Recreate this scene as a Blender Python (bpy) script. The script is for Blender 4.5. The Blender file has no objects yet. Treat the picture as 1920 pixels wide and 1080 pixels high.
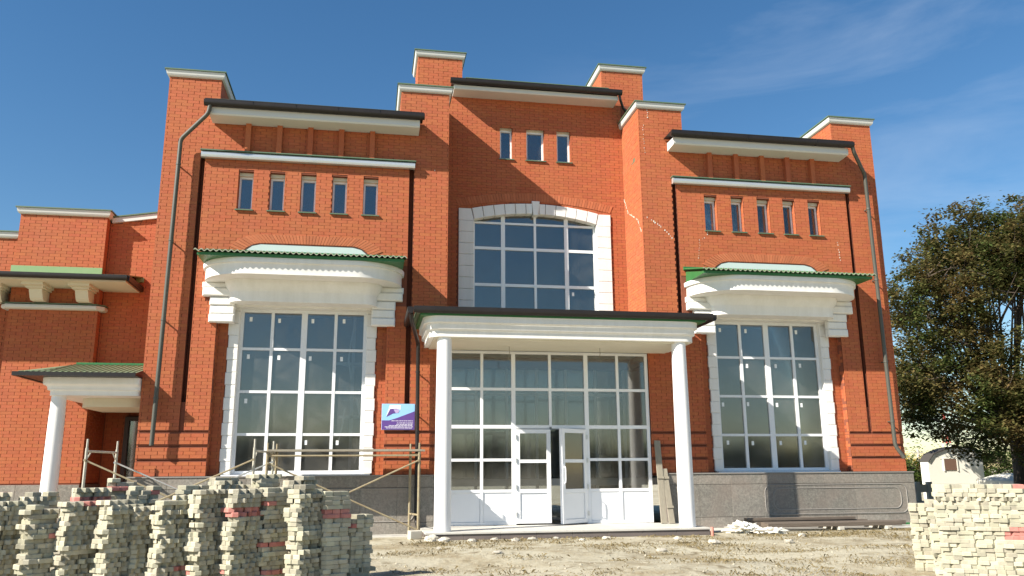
import bpy, math, random
from mathutils import Vector, Matrix
random.seed(7)
rnd = random.random
def ru(a, b): return a + (b - a) * random.random()

scene = bpy.context.scene
COL = scene.collection
# ------------------------------------------------------------------ camera
cam_d = bpy.data.cameras.new('camera'); cam = bpy.data.objects.new('camera', cam_d); COL.objects.link(cam)
CAM = Vector((-3.9598, -17.7412, 1.1285)); YAW, PITCH, ROLL, FPX = 0.1741, 0.2193, -0.0065, 1536.45
_f = Vector((math.sin(YAW)*math.cos(PITCH), math.cos(YAW)*math.cos(PITCH), math.sin(PITCH)))
_r = Vector((math.cos(YAW), -math.sin(YAW), 0)); _u = _r.cross(_f)
_R = _r*math.cos(ROLL) + _u*math.sin(ROLL); _U = -_r*math.sin(ROLL) + _u*math.cos(ROLL)
cam.matrix_world = Matrix(((_R.x,_U.x,-_f.x,CAM.x),(_R.y,_U.y,-_f.y,CAM.y),(_R.z,_U.z,-_f.z,CAM.z),(0,0,0,1)))
cam_d.sensor_width = 36; cam_d.lens = FPX/1920*36; cam_d.clip_end = 3000; cam_d.clip_start = .1
scene.camera = cam
# ------------------------------------------------------------------ sky and sun
SUN_EL = math.radians(36); SUN_DIR = Vector((-.907, -.420, 0)).normalized()*math.cos(SUN_EL) + Vector((0,0,math.sin(SUN_EL)))
world = bpy.data.worlds.new('World'); scene.world = world; world.use_nodes = True
nt = world.node_tree; nt.nodes.clear()
def wn(t, **k):
    n = nt.nodes.new(t)
    for a, b in k.items(): setattr(n, a, b)
    return n
sky = wn('ShaderNodeTexSky', sky_type='NISHITA', sun_disc=False)
sky.sun_elevation = SUN_EL; sky.sun_rotation = math.atan2(SUN_DIR.x, SUN_DIR.y)
sky.altitude = 200; sky.air_density = 1.15; sky.dust_density = .05; sky.ozone_density = 2.6
bg = wn('ShaderNodeBackground'); out = wn('ShaderNodeOutputWorld'); bg.inputs[1].default_value = .064
tc = wn('ShaderNodeTexCoord'); mp = wn('ShaderNodeMapping')
mp.inputs['Rotation'].default_value = (math.radians(12), math.radians(-14), math.radians(25)); mp.inputs['Scale'].default_value = (1.5, 2.0, 9)
n1 = wn('ShaderNodeTexNoise'); n1.inputs['Scale'].default_value = 1.6; n1.inputs['Detail'].default_value = 8; n1.inputs['Roughness'].default_value = .58; n1.inputs['Distortion'].default_value = .5
n2 = wn('ShaderNodeTexNoise'); n2.inputs['Scale'].default_value = 1.9; n2.inputs['Detail'].default_value = 2
r1 = wn('ShaderNodeMapRange'); r1.inputs[1].default_value = .47; r1.inputs[2].default_value = .85
r2 = wn('ShaderNodeMapRange'); r2.inputs[1].default_value = .30; r2.inputs[2].default_value = .60
mul = wn('ShaderNodeMath', operation='MULTIPLY'); mul2 = wn('ShaderNodeMath', operation='MULTIPLY'); mul2.inputs[1].default_value = .27
mix = wn('ShaderNodeMix', data_type='RGBA'); mix.inputs[7].default_value = (6.5, 7.2, 8.2, 1)
L = nt.links.new
L(tc.outputs['Generated'], mp.inputs[0]); L(mp.outputs[0], n1.inputs[0]); L(tc.outputs['Generated'], n2.inputs[0])
L(n1.outputs[0], r1.inputs[0]); L(n2.outputs[0], r2.inputs[0]); L(r1.outputs[0], mul.inputs[0]); L(r2.outputs[0], mul.inputs[1])
dp = wn('ShaderNodeVectorMath', operation='DOT_PRODUCT'); dp.inputs[1].default_value = (.93, .30, .20); r3 = wn('ShaderNodeMapRange', interpolation_type='SMOOTHSTEP'); r3.inputs[1].default_value = .46; r3.inputs[2].default_value = .80
mul3 = wn('ShaderNodeMath', operation='MULTIPLY'); L(tc.outputs['Generated'], dp.inputs[0]); L(dp.outputs['Value'], r3.inputs[0]); L(mul.outputs[0], mul3.inputs[0]); L(r3.outputs[0], mul3.inputs[1]); L(mul3.outputs[0], mul2.inputs[0]); L(mul2.outputs[0], mix.inputs[0]); hsv = wn('ShaderNodeHueSaturation'); hsv.inputs['Saturation'].default_value = 1.25; L(sky.outputs[0], hsv.inputs['Color']); L(hsv.outputs[0], mix.inputs[6]); L(mix.outputs[2], bg.inputs[0]); L(bg.outputs[0], out.inputs[0])
sun_d = bpy.data.lights.new('sun', 'SUN'); sun = bpy.data.objects.new('sun', sun_d); COL.objects.link(sun)
sun_d.energy = 5.0; sun_d.angle = math.radians(.53); sun_d.color = (1, .93, .82)
sun.rotation_euler = (-SUN_DIR).to_track_quat('-Z', 'Y').to_euler(); sun.location = (-20, -15, 30)
scene.view_settings.view_transform = 'Standard'; scene.view_settings.look = 'None'
scene.view_settings.exposure = 1.06; scene.view_settings.gamma = 1; scene.view_settings.use_curve_mapping = False

# ------------------------------------------------------------------ materials
MATS = {}
def mat(name, col, rough=.7, metal=0, vary=0, island=0, noise=None, bump=None, spec=.5, hue=None):
    """noise=(scale, amount, colour2) ; bump=(scale, strength, distance)"""
    m = bpy.data.materials.new(name); m.use_nodes = True; t = m.node_tree; N = t.nodes; K = t.links.new
    b = N['Principled BSDF']; b.inputs['Roughness'].default_value = rough; b.inputs['Metallic'].default_value = metal
    b.inputs['Specular IOR Level'].default_value = spec
    c = N.new('ShaderNodeRGB'); c.outputs[0].default_value = (*col, 1); cur = c.outputs[0]
    co = N.new('ShaderNodeTexCoord')
    geo = N.new('ShaderNodeNewGeometry')
    if noise:
        for sc, am, c2 in noise:
            n = N.new('ShaderNodeTexNoise'); n.inputs['Scale'].default_value = sc if not isinstance(sc, tuple) else 1; n.inputs['Detail'].default_value = 6; n.inputs['Roughness'].default_value = .6
            if isinstance(sc, tuple):
                mm = N.new('ShaderNodeMapping'); mm.inputs['Scale'].default_value = sc; K(geo.outputs['Position'], mm.inputs[0]); K(mm.outputs[0], n.inputs[0])
            else: K(geo.outputs['Position'], n.inputs[0])
            r = N.new('ShaderNodeMapRange'); r.inputs[1].default_value = .38; r.inputs[2].default_value = .68; r.inputs[4].default_value = am
            K(n.outputs[0], r.inputs[0])
            x = N.new('ShaderNodeMix'); x.data_type = 'RGBA'; x.inputs[7].default_value = (*c2, 1); K(r.outputs[0], x.inputs[0]); K(cur, x.inputs[6]); cur = x.outputs[2]
    if island or vary:
        oi = N.new('ShaderNodeObjectInfo'); ad = N.new('ShaderNodeMath'); ad.operation = 'ADD'
        K(geo.outputs['Random Per Island'], ad.inputs[0]); K(oi.outputs['Random'], ad.inputs[1])
        fr = N.new('ShaderNodeMath'); fr.operation = 'FRACT'; K(ad.outputs[0], fr.inputs[0])
        r = N.new('ShaderNodeMapRange'); a = island or vary; r.inputs[3].default_value = 1-a; r.inputs[4].default_value = 1+a; K(fr.outputs[0], r.inputs[0])
        hs = N.new('ShaderNodeHueSaturation'); K(r.outputs[0], hs.inputs['Value']); K(cur, hs.inputs['Color']); cur = hs.outputs[0]
        if hue:
            f2 = N.new('ShaderNodeMath'); f2.operation = 'MULTIPLY'; f2.inputs[1].default_value = 7.31; K(fr.outputs[0], f2.inputs[0])
            f3 = N.new('ShaderNodeMath'); f3.operation = 'FRACT'; K(f2.outputs[0], f3.inputs[0])
            r3 = N.new('ShaderNodeMapRange'); r3.inputs[3].default_value = .5-hue; r3.inputs[4].default_value = .5+hue; K(f3.outputs[0], r3.inputs[0]); K(r3.outputs[0], hs.inputs['Hue'])
    K(cur, b.inputs['Base Color'])
    if bump:
        n = N.new('ShaderNodeTexNoise'); n.inputs['Scale'].default_value = bump[0]; n.inputs['Detail'].default_value = 6; K(geo.outputs['Position'], n.inputs[0])
        bb = N.new('ShaderNodeBump'); bb.inputs['Strength'].default_value = bump[1]; bb.inputs['Distance'].default_value = bump[2]; K(n.outputs[0], bb.inputs['Height']); K(bb.outputs[0], b.inputs['Normal'])
    MATS[name] = m; return m
BR = (.40, .096, .030)
mat('brick', BR, .85, island=.055, hue=.004, noise=[(.45, .45, (.345,.082,.030)), (1.6, .30, (.34,.088,.036)), (26, .10, (.50,.22,.11)), (9, .30, (.46,.145,.058)), ((2.2,2.2,.5), .12, (.45,.18,.095))], bump=(60,.35,.004))
mat('mortar', (.215, .066, .034), .95, noise=[(5, .5, (.16,.05,.03))], bump=(90,.4,.004))
mat('brick_arch', (.43, .125, .05), .85, island=.12, noise=[(8, .3, (.48,.17,.08))], bump=(60,.3,.004))
mat('plaster', (.81, .80, .77), .75, noise=[(1.8, .3, (.69,.68,.63)), ((7,7,.7), .28, (.60,.585,.53)), (22, .12, (.6,.58,.52))], bump=(35,.18,.004))
mat('plaster_aged', (.72, .70, .63), .8, noise=[(2.5, .4, (.60,.57,.47)), ((7,7,.7), .35, (.52,.49,.40))], bump=(35,.2,.004))
mat('column_paint', (.84, .83, .82), .6, noise=[(1.4, .3, (.73,.72,.70)), ((6,6,.4), .25, (.66,.64,.60))], bump=(18,.12,.004))
mat('pvc', (.82, .83, .84), .35, noise=[(4, .12, (.72,.73,.74))])
mat('pvc_film', (.80, .81, .82), .4, noise=[(38, .38, (.55,.56,.57)), (4, .2, (.70,.71,.73))])
mat('cream_soffit', (.66, .62, .50), .8, noise=[(3, .3, (.56,.52,.40))])
mat('cornice_paint', (.62, .62, .59), .5, noise=[((1.5,4,9), .35, (.55,.56,.53))])
mat('metal_white', (.62, .63, .62), .28, metal=.55, noise=[((2,6,6), .3, (.5,.51,.5))])
mat('green_trim', (.09, .15, .09), .5, noise=[(6, .5, (.14,.17,.11))])
mat('green_roof', (.03, .15, .045), .42, noise=[(4, .3, (.06,.22,.08))])
mat('green_faded', (.20, .32, .14), .55, noise=[(4, .4, (.26,.36,.19))])
mat('green_old', (.15, .21, .11), .6, noise=[(9, .6, (.27,.28,.19))])
mat('gutter', (.016, .0125, .0115), .42, noise=[(5, .4, (.028,.023,.02))], spec=.4)
mat('pipe', (.065, .065, .052), .5, noise=[((20,20,1.5), .4, (.10,.10,.08))])
mat('pipe_green', (.18, .26, .16), .45, metal=.2)
mat('galvanized', (.60, .61, .60), .3, metal=.7)
mat('dark_frame', (.055, .035, .028), .5)
mat('granite', (.21, .195, .165), .62, island=.13, noise=[(75, .85, (.085,.08,.07)), (28, .7, (.36,.335,.285)), (9, .45, (.14,.128,.11)), (1.6, .6, (.25,.20,.165))], bump=(40,.15,.003))
mat('granite_dark', (.15, .125, .115), .6, noise=[(90, .6, (.09,.08,.075)), (3, .4, (.21,.17,.15))])
mat('granite_line', (.27, .25, .225), .6, noise=[(60, .5, (.2,.18,.16))])
mat('interior', (.56, .55, .52), .9, noise=[(2, .4, (.42,.41,.39))])
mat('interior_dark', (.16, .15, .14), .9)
mat('tile', (.55, .53, .48), .6, noise=[(4, .35, (.42,.40,.35))])
mat('wood_grey', (.29, .26, .20), .85, noise=[((40,40,2), .5, (.19,.165,.125))], bump=(50,.3,.004))
mat('wood_dark', (.11, .085, .065), .85, noise=[((3,40,40), .6, (.19,.155,.12))], bump=(50,.3,.004))
mat('scaffold_paint', (.30, .26, .16), .6, noise=[(14, .6, (.22,.14,.08))])
mat('scaffold_light', (.46, .45, .38), .5, noise=[(14, .5, (.34,.28,.2))])
mat('paver', (.42, .39, .28), .9, island=.2, hue=.012, noise=[(7, .7, (.25,.24,.185)), (60, .3, (.54,.50,.39)), (1.7, .4, (.33,.315,.25))], bump=(70,.5,.004))
mat('paver_red', (.44, .155, .13), .9, island=.1, noise=[(9, .5, (.50,.27,.22))], bump=(70,.5,.004))
mat('stone', (.50, .46, .38), .9, vary=.2, noise=[(12, .5, (.36,.33,.27))], bump=(30,.5,.01))
mat('gravel', (.34,.31,.235), .95, island=.25)
mat('bag', (.74, .71, .63), .6, noise=[(7, .4, (.60,.56,.48))])
mat('pink', (.55, .20, .15), .7)
mat('sticker', (.82, .83, .82), .5)
mat('sign_blue', (.30, .56, .86), .45); mat('sign_purple', (.115, .055, .25), .45); mat('sign_white', (.82,.82,.86), .45); mat('sign_lilac', (.46,.38,.60), .45)
mat('whitewash', (.80, .78, .69), .85, noise=[(2, .3, (.68,.65,.55))])
mat('brown_board', (.16,.09,.06), .8); mat('dark_roof', (.05,.045,.04), .8)
mat('concrete', (.48,.45,.38), .9, noise=[(3, .4, (.36,.34,.29))])
mat('mast_red', (.5,.06,.05), .6); mat('mast_white', (.75,.75,.75), .6)
mat('bark', (.10, .075, .055), .95, noise=[((14,14,2), .6, (.055,.042,.033))], bump=(25,.6,.02))
def leaf_mat(name, c1, c2, trans=.35):
    m = bpy.data.materials.new(name); m.use_nodes = True; t = m.node_tree; N = t.nodes; K = t.links.new
    g = N.new('ShaderNodeNewGeometry'); n = N.new('ShaderNodeTexNoise'); n.inputs['Scale'].default_value = .8; n.inputs['Detail'].default_value = 3; K(g.outputs['Position'], n.inputs[0])
    a = N.new('ShaderNodeMath'); a.operation = 'MULTIPLY_ADD'; a.inputs[1].default_value = .55; K(g.outputs['Random Per Island'], a.inputs[0])
    r = N.new('ShaderNodeMapRange'); r.inputs[1].default_value = .35; r.inputs[2].default_value = .68; r.inputs[3].default_value = -.2; r.inputs[4].default_value = .65; K(n.outputs[0], r.inputs[0]); K(r.outputs[0], a.inputs[2])
    x = N.new('ShaderNodeMix'); x.data_type = 'RGBA'; x.inputs[6].default_value = (*c1,1); x.inputs[7].default_value = (*c2,1); K(a.outputs[0], x.inputs[0])
    d = N.new('ShaderNodeBsdfDiffuse'); tr = N.new('ShaderNodeBsdfTranslucent'); mx = N.new('ShaderNodeMixShader'); mx.inputs[0].default_value = trans
    K(x.outputs[2], d.inputs[0]); K(x.outputs[2], tr.inputs[0]); K(d.outputs[0], mx.inputs[1]); K(tr.outputs[0], mx.inputs[2])
    K(mx.outputs[0], N['Material Output'].inputs[0]); MATS[name] = m
leaf_mat('leaf_olive', (.082,.118,.036), (.19,.13,.055), .4)
leaf_mat('leaf_green', (.06,.12,.025), (.12,.15,.04)); leaf_mat('leaf_yellow', (.34,.25,.03), (.45,.30,.05)); leaf_mat('leaf_dark', (.035,.06,.02), (.075,.09,.03))
leaf_mat('straw', (.27,.215,.115), (.17,.135,.07), .2)
# glass: clear pane, part of the light mirrored, a film of dust
def glass_mat(name, tint, dust):
    m = bpy.data.materials.new(name); m.use_nodes = True; t = m.node_tree; N = t.nodes; K = t.links.new
    tr = N.new('ShaderNodeBsdfTransparent'); tr.inputs[0].default_value = (*tint,1)
    gl = N.new('ShaderNodeBsdfGlossy'); gl.inputs['Roughness'].default_value = .07; gl.inputs[0].default_value = (1,.98,.95,1)
    fr = N.new('ShaderNodeFresnel'); fr.inputs[0].default_value = 2.05
    mx = N.new('ShaderNodeMixShader'); K(fr.outputs[0], mx.inputs[0]); K(tr.outputs[0], mx.inputs[1]); K(gl.outputs[0], mx.inputs[2])
    df = N.new('ShaderNodeBsdfDiffuse'); df.inputs[0].default_value = (.5,.5,.47,1)
    g = N.new('ShaderNodeNewGeometry'); n = N.new('ShaderNodeTexNoise'); n.inputs['Scale'].default_value = 1.6; n.inputs['Detail'].default_value = 7; n.inputs['Distortion'].default_value = 1.2; K(g.outputs['Position'], n.inputs[0])
    r = N.new('ShaderNodeMapRange'); r.inputs[1].default_value = .4; r.inputs[2].default_value = .75; r.inputs[3].default_value = dust*.5; r.inputs[4].default_value = dust*2; K(n.outputs[0], r.inputs[0])
    m2 = N.new('ShaderNodeMixShader'); K(r.outputs[0], m2.inputs[0]); K(mx.outputs[0], m2.inputs[1]); K(df.outputs[0], m2.inputs[2])
    K(m2.outputs[0], N['Material Output'].inputs[0]); MATS[name] = m
glass_mat('glass', (.82,.84,.84), .03)
glass_mat('glass_dusty', (.78,.80,.80), .06)

# ------------------------------------------------------------------ mesh helpers
class MB:
    def __init__(s): s.v = []; s.f = []; s.mi = []
    def add(s, vs, fs, mi=0):
        o = len(s.v); s.v += [tuple(p) for p in vs]; s.f += [tuple(i+o for i in f) for f in fs]; s.mi += [mi]*len(fs)
    def box(s, x0, x1, y0, y1, z0, z1, mi=0):
        if x0 > x1: x0, x1 = x1, x0
        if y0 > y1: y0, y1 = y1, y0
        s.add([(x0,y0,z0),(x1,y0,z0),(x1,y1,z0),(x0,y1,z0),(x0,y0,z1),(x1,y0,z1),(x1,y1,z1),(x0,y1,z1)],
              [(0,3,2,1),(4,5,6,7),(0,1,5,4),(1,2,6,5),(2,3,7,6),(3,0,4,7)], mi)
    def cbox(s, x0, x1, y0, y1, z0, z1, c=.01, mi=0):
        """box with its four front (low y) edges chamfered"""
        if x0 > x1: x0, x1 = x1, x0
        s.add([(x0+c,y0,z0+c),(x1-c,y0,z0+c),(x1-c,y0,z1-c),(x0+c,y0,z1-c),(x0,y0+c,z0),(x1,y0+c,z0),(x1,y0+c,z1),(x0,y0+c,z1),(x0,y1,z0),(x1,y1,z0),(x1,y1,z1),(x0,y1,z1)],
              [(0,1,2,3),(0,4,5,1),(1,5,6,2),(2,6,7,3),(3,7,4,0),(4,8,9,5),(5,9,10,6),(6,10,11,7),(7,11,8,4),(8,11,10,9)], mi)
    def prism(s, pts, y0, y1, mi=0):
        """polygon pts (x,z) pushed from y0 to y1"""
        n = len(pts)
        s.add([(x,y0,z) for x,z in pts]+[(x,y1,z) for x,z in pts], [tuple(range(n)), tuple(range(2*n-1,n-1,-1))]+[(i,i+n,(i+1)%n+n,(i+1)%n) for i in range(n)], mi)
    def prism_x(s, pts, x0, x1, mi=0):
        """polygon pts (y,z) pushed along x"""
        n = len(pts)
        s.add([(x0,y,z) for y,z in pts]+[(x1,y,z) for y,z in pts], [tuple(range(n)), tuple(range(2*n-1,n-1,-1))]+[(i,i+n,(i+1)%n+n,(i+1)%n) for i in range(n)], mi)
    def prism_z(s, pts, z0, z1, mi=0):
        n = len(pts)
        s.add([(x,y,z0) for x,y in pts]+[(x,y,z1) for x,y in pts], [tuple(range(n-1,-1,-1)), tuple(range(n,2*n))]+[(i,(i+1)%n,(i+1)%n+n,i+n) for i in range(n)], mi)
    def tube(s, path, r, seg=8, mi=0, r1=None):
        path = [Vector(p) for p in path]; n = len(path); vs = []; fs = []; prev = None
        for i, p in enumerate(path):
            d = (path[min(i+1,n-1)]-path[max(i-1,0)]).normalized()
            a = Vector((0,0,1)) if abs(d.z) < .9 else Vector((0,1,0))
            if prev is not None and prev.cross(d).length > .05: e = d.cross(prev.cross(d)).normalized()
            else: e = d.cross(a).cross(d).normalized()
            prev = e; g = d.cross(e); rr = r if r1 is None else r+(r1-r)*i/(n-1)
            for k in range(seg):
                t = 2*math.pi*k/seg; vs.append(p+(e*math.cos(t)+g*math.sin(t))*rr)
        for i in range(n-1):
            for k in range(seg): fs.append((i*seg+k, i*seg+(k+1)%seg, (i+1)*seg+(k+1)%seg, (i+1)*seg+k))
        fs += [tuple(range(seg-1,-1,-1)), tuple(range((n-1)*seg, n*seg))]
        s.add(vs, fs, mi)
    def lathe(s, x, y, prof, seg=32, mi=0):
        vs = []; fs = []; n = len(prof)
        for r, z in prof:
            for k in range(seg): t = 2*math.pi*k/seg; vs.append((x+r*math.cos(t), y+r*math.sin(t), z))
        for i in range(n-1):
            for k in range(seg): fs.append((i*seg+k, i*seg+(k+1)%seg, (i+1)*seg+(k+1)%seg, (i+1)*seg+k))
        fs += [tuple(range(seg-1,-1,-1)), tuple(range((n-1)*seg, n*seg))]
        s.add(vs, fs, mi)
    def sweep(s, plan, prof, closed=False, mi=0, cap=True):
        """plan(o) -> list of (x,y) for outward offset o ; prof list of (o,z) from bottom to top"""
        rings = [[(x,y,z) for x,y in plan(o)] for o,z in prof]; m = len(rings[0]); vs = [p for r in rings for p in r]; fs = []
        for i in range(len(prof)-1):
            for k in range(m if closed else m-1): fs.append((i*m+k, i*m+(k+1)%m, (i+1)*m+(k+1)%m, (i+1)*m+k))
        if cap: fs += [tuple(range(m-1,-1,-1)), tuple(range((len(prof)-1)*m, len(prof)*m))]
        s.add(vs, fs, mi)
    def build(s, name, material, parent=None, smooth=False, kind=None, label=None):
        me = bpy.data.meshes.new(name); me.from_pydata(s.v, [], s.f)
        ms = material if isinstance(material, (list, tuple)) else [material]
        for m_ in ms: me.materials.append(MATS[m_])
        if len(ms) > 1: me.polygons.foreach_set('material_index', s.mi)
        if smooth:
            me.polygons.foreach_set('use_smooth', [True]*len(me.polygons))
            try: me.set_sharp_from_angle(angle=math.radians(38))
            except Exception: pass
        me.update()
        return link(name, me, parent, kind, label)
def link(name, me, parent=None, kind=None, label=None):
    o = bpy.data.objects.new(name, me); COL.objects.link(o)
    if parent is not None: adopt(o, parent)
    if kind: o['kind'] = kind
    if label: o['label'] = label
    return o
WORLD_LOC = {}
def adopt(o, p):
    o.parent = p; o.matrix_parent_inverse = Matrix.Translation(-WORLD_LOC.get(p.name, Vector((0,0,0))))
def tag(o, label, cat, group=None, kind=None):
    o['label'] = label
    if cat: o['category'] = cat
    if group: o['group'] = group
    if kind: o['kind'] = kind
    return o
def thing(name, label, cat, loc, group=None):
    o = bpy.data.objects.new(name, None); COL.objects.link(o); o.location = loc; o.empty_display_size = .3
    WORLD_LOC[o.name] = Vector(loc); return tag(o, label, cat, group)

def cells(mb, x0, x1, z0, z1, y0, y1, holes, mi=0):
    """wall slab with rectangular holes; only outside faces are made"""
    xs = sorted({x0, x1, *[h[0] for h in holes], *[h[1] for h in holes]}); xs = [x for x in xs if x0 <= x <= x1]
    zs = sorted({z0, z1, *[h[2] for h in holes], *[h[3] for h in holes]}); zs = [z for z in zs if z0 <= z <= z1]
    def solid(i, j):
        if i < 0 or j < 0 or i >= len(xs)-1 or j >= len(zs)-1: return False
        cx = (xs[i]+xs[i+1])/2; cz = (zs[j]+zs[j+1])/2
        return not any(h[0] < cx < h[1] and h[2] < cz < h[3] for h in holes)
    for i in range(len(xs)-1):
        for j in range(len(zs)-1):
            if not solid(i, j): continue
            a, b, c, d = xs[i], xs[i+1], zs[j], zs[j+1]
            mb.add([(a,y0,c),(b,y0,c),(b,y0,d),(a,y0,d)], [(0,1,2,3)], mi); mb.add([(a,y1,c),(b,y1,c),(b,y1,d),(a,y1,d)], [(3,2,1,0)], mi)
            if not solid(i-1, j): mb.add([(a,y0,c),(a,y1,c),(a,y1,d),(a,y0,d)], [(3,2,1,0)], mi)
            if not solid(i+1, j): mb.add([(b,y0,c),(b,y1,c),(b,y1,d),(b,y0,d)], [(0,1,2,3)], mi)
            if not solid(i, j-1): mb.add([(a,y0,c),(b,y0,c),(b,y1,c),(a,y1,c)], [(3,2,1,0)], mi)
            if not solid(i, j+1): mb.add([(a,y0,d),(b,y0,d),(b,y1,d),(a,y1,d)], [(0,1,2,3)], mi)
BL, CH = .245, .0705
def bricks(out, axis, const, nrm, u0, u1, z0, z1, holes=(), dep=.028, ztop=None):
    """running-bond bricks on the plane (axis 'x': y=const, axis 'y': x=const), outward normal nrm"""
    k = math.floor(z0/CH + 1e-6)
    while k*CH < z1:
        a = max(k*CH, z0); b = min((k+1)*CH, z1); k += 1
        if b-a < .02: continue
        zm = (a+b)/2; iv = [(u0, u1)]
        for h in holes:
            for (h0, h1) in (h(zm) if callable(h) else ([(h[0], h[1])] if h[2] < zm < h[3] else [])):
                nv = []
                for p, q in iv:
                    if h1 <= p or h0 >= q: nv.append((p, q)); continue
                    if h0 > p: nv.append((p, h0))
                    if h1 < q: nv.append((h1, q))
                iv = nv
        for p, q in iv:
            off = (k % 2)*BL/2; i = math.floor((p-off)/BL + 1e-6)
            while off+i*BL < q:
                s_, e_ = max(off+i*BL, p), min(off+(i+1)*BL, q); i += 1
                if e_-s_ < .025: continue
                s2 = s_+(.005 if s_ > p+1e-6 else 0); e2 = e_-(.005 if e_ < q-1e-6 else 0)
                out.append((axis, const, nrm, s2, e2, a+.0015, b-.002, dep, ru(-.0022, .0022)))
def brick_mesh(mb, rec):
    axis, c, n, a, b, z0, z1, dep, j = rec
    f = c + n*j; g = c - n*dep
    if axis == 'x': mb.box(a, b, f, g, z0, z1)
    else: mb.box(f, g, a, b, z0, z1)
BRICK_MESH = {}
def brick_object(rec, parent):
    axis, c, n, a, b, z0, z1, dep, j = rec
    key = (axis, n, round(b-a, 3), round(z1-z0, 4))
    me = BRICK_MESH.get(key)
    if me is None:
        m = MB(); h = (b-a)/2; t = (z1-z0)/2
        if axis == 'x': m.box(-h, h, 0, -n*dep, -t, t)
        else: m.box(0, -n*dep, -h, h, -t, t)
        me = bpy.data.meshes.new('brick'); me.from_pydata(m.v, [], m.f); me.materials.append(MATS['brick']); me.update(); BRICK_MESH[key] = me
    o = bpy.data.objects.new('brick', me); COL.objects.link(o); adopt(o, parent)
    o.location = ((a+b)/2, c+n*j, (z0+z1)/2) if axis == 'x' else (c+n*j, (a+b)/2, (z0+z1)/2)
    return o
def split_bricks(recs, wall, root, skip=lambda r: False):
    def dist(r):
        p = Vector(((r[3]+r[4])/2, r[1], (r[5]+r[6])/2)) if r[0] == 'x' else Vector((r[1], (r[3]+r[4])/2, (r[5]+r[6])/2))
        return (p-CAM).length
    full = [r for r in recs if r[0] == 'x' and r[4]-r[3] > .22 and r[6]-r[5] > .06 and not skip(r)]
    full.sort(key=dist); big = full[:300]; ids = {id(r) for r in big}
    for r in big: brick_object(r, wall)
    m = MB()
    for r in recs:
        if id(r) not in ids: brick_mesh(m, r)
    m.build('brickwork', 'brick', root, kind='stuff')
def rrect(x0, x1, y0, y1, r, seg=8, closed=False):
    """U-shaped plan round the front (low y): from (x0,y1) forward, round two corners, back to (x1,y1)"""
    def plan(o):
        a, b, f, R = x0-o, x1+o, y0-o, r+o
        pts = [(a, y1)]
        for i in range(seg+1):
            t = math.pi + i/seg*math.pi/2; pts.append((a+R+R*math.cos(t), f+R+R*math.sin(t)))
        for i in range(seg+1):
            t = 1.5*math.pi + i/seg*math.pi/2; pts.append((b-R+R*math.cos(t), f+R+R*math.sin(t)))
        pts.append((b, y1)); return pts
    return plan
def rect4(x0, x1, y0, y1):
    return lambda o: [(x0-o,y0-o),(x1+o,y0-o),(x1+o,y1+o),(x0-o,y1+o)]
def coping(parent, x0, x1, y0, y1, z, name='coping'):
    m = MB(); m.sweep(rect4(x0,x1,y0,y1), [(.012,z),(.045,z+.02),(.06,z+.05),(.075,z+.12),(.075,z+.135)], closed=True)
    o = m.build(name, 'cornice_paint', parent)
    m = MB(); m.box(x0-.10, x1+.10, y0-.10, y1+.10, z+.139, z+.165); m.build('flashing', 'green_trim', o)
    return o
def window(parent, x0, x1, z0, z1, y, vx, hz, fw=.07, vw=None, matname='pvc', glass='glass', stick=0, depth=.07, name='window', bar=None):
    """frame mesh with children: mullion bars, transoms, panes, stickers. vx / hz inner bar centres"""
    m = MB(); b = fw
    m.box(x0, x0+b, y, y+depth, z0, z1); m.box(x1-b, x1, y, y+depth, z0, z1); m.box(x0+b, x1-b, y, y+depth, z0, z0+b); m.box(x0+b, x1-b, y, y+depth, z1-b, z1)
    w = m.build(name, matname, parent)
    bar = bar or .055; vw = vw or [bar]*len(vx)
    for x, ww in zip(vx, vw):
        m = MB(); m.box(x-ww/2, x+ww/2, y-.004, y+depth-.004, z0+b, z1-b); m.build('mullion', matname, w)
    ex = [x0+b]; 
    for x, ww in zip(vx, vw): ex += [x-ww/2, x+ww/2]
    ex.append(x1-b)
    ez = [z0+b]
    for z in hz: ez += [z-bar/2, z+bar/2]
    ez.append(z1-b)
    for z in hz:
        m = MB()
        for i in range(0, len(ex), 2): m.box(ex[i], ex[i+1], y+.002, y+depth-.008, z-bar/2, z+bar/2)
        m.build('transom', matname, w)
    for i in range(0, len(ex), 2):
        for j in range(0, len(ez), 2):
            m = MB(); t = ru(-.0035, .0035); m.box(ex[i], ex[i+1], y+.030, y+.035, ez[j], ez[j+1])
            m.v = [(vx_, vy_ + t*(1 if vz_ > (ez[j]+ez[j+1])/2 else -1), vz_) for vx_, vy_, vz_ in m.v]
            m.build('pane', glass, w)
            if stick and rnd() < stick:
                sx = ex[i]+ru(.04,.12); sz = ez[j+1]-ru(.08,.12); m = MB(); m.box(sx, sx+.058, y+.026, y+.0295, sz-.095, sz); m.build('sticker', 'sticker', w)
    return w

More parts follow.
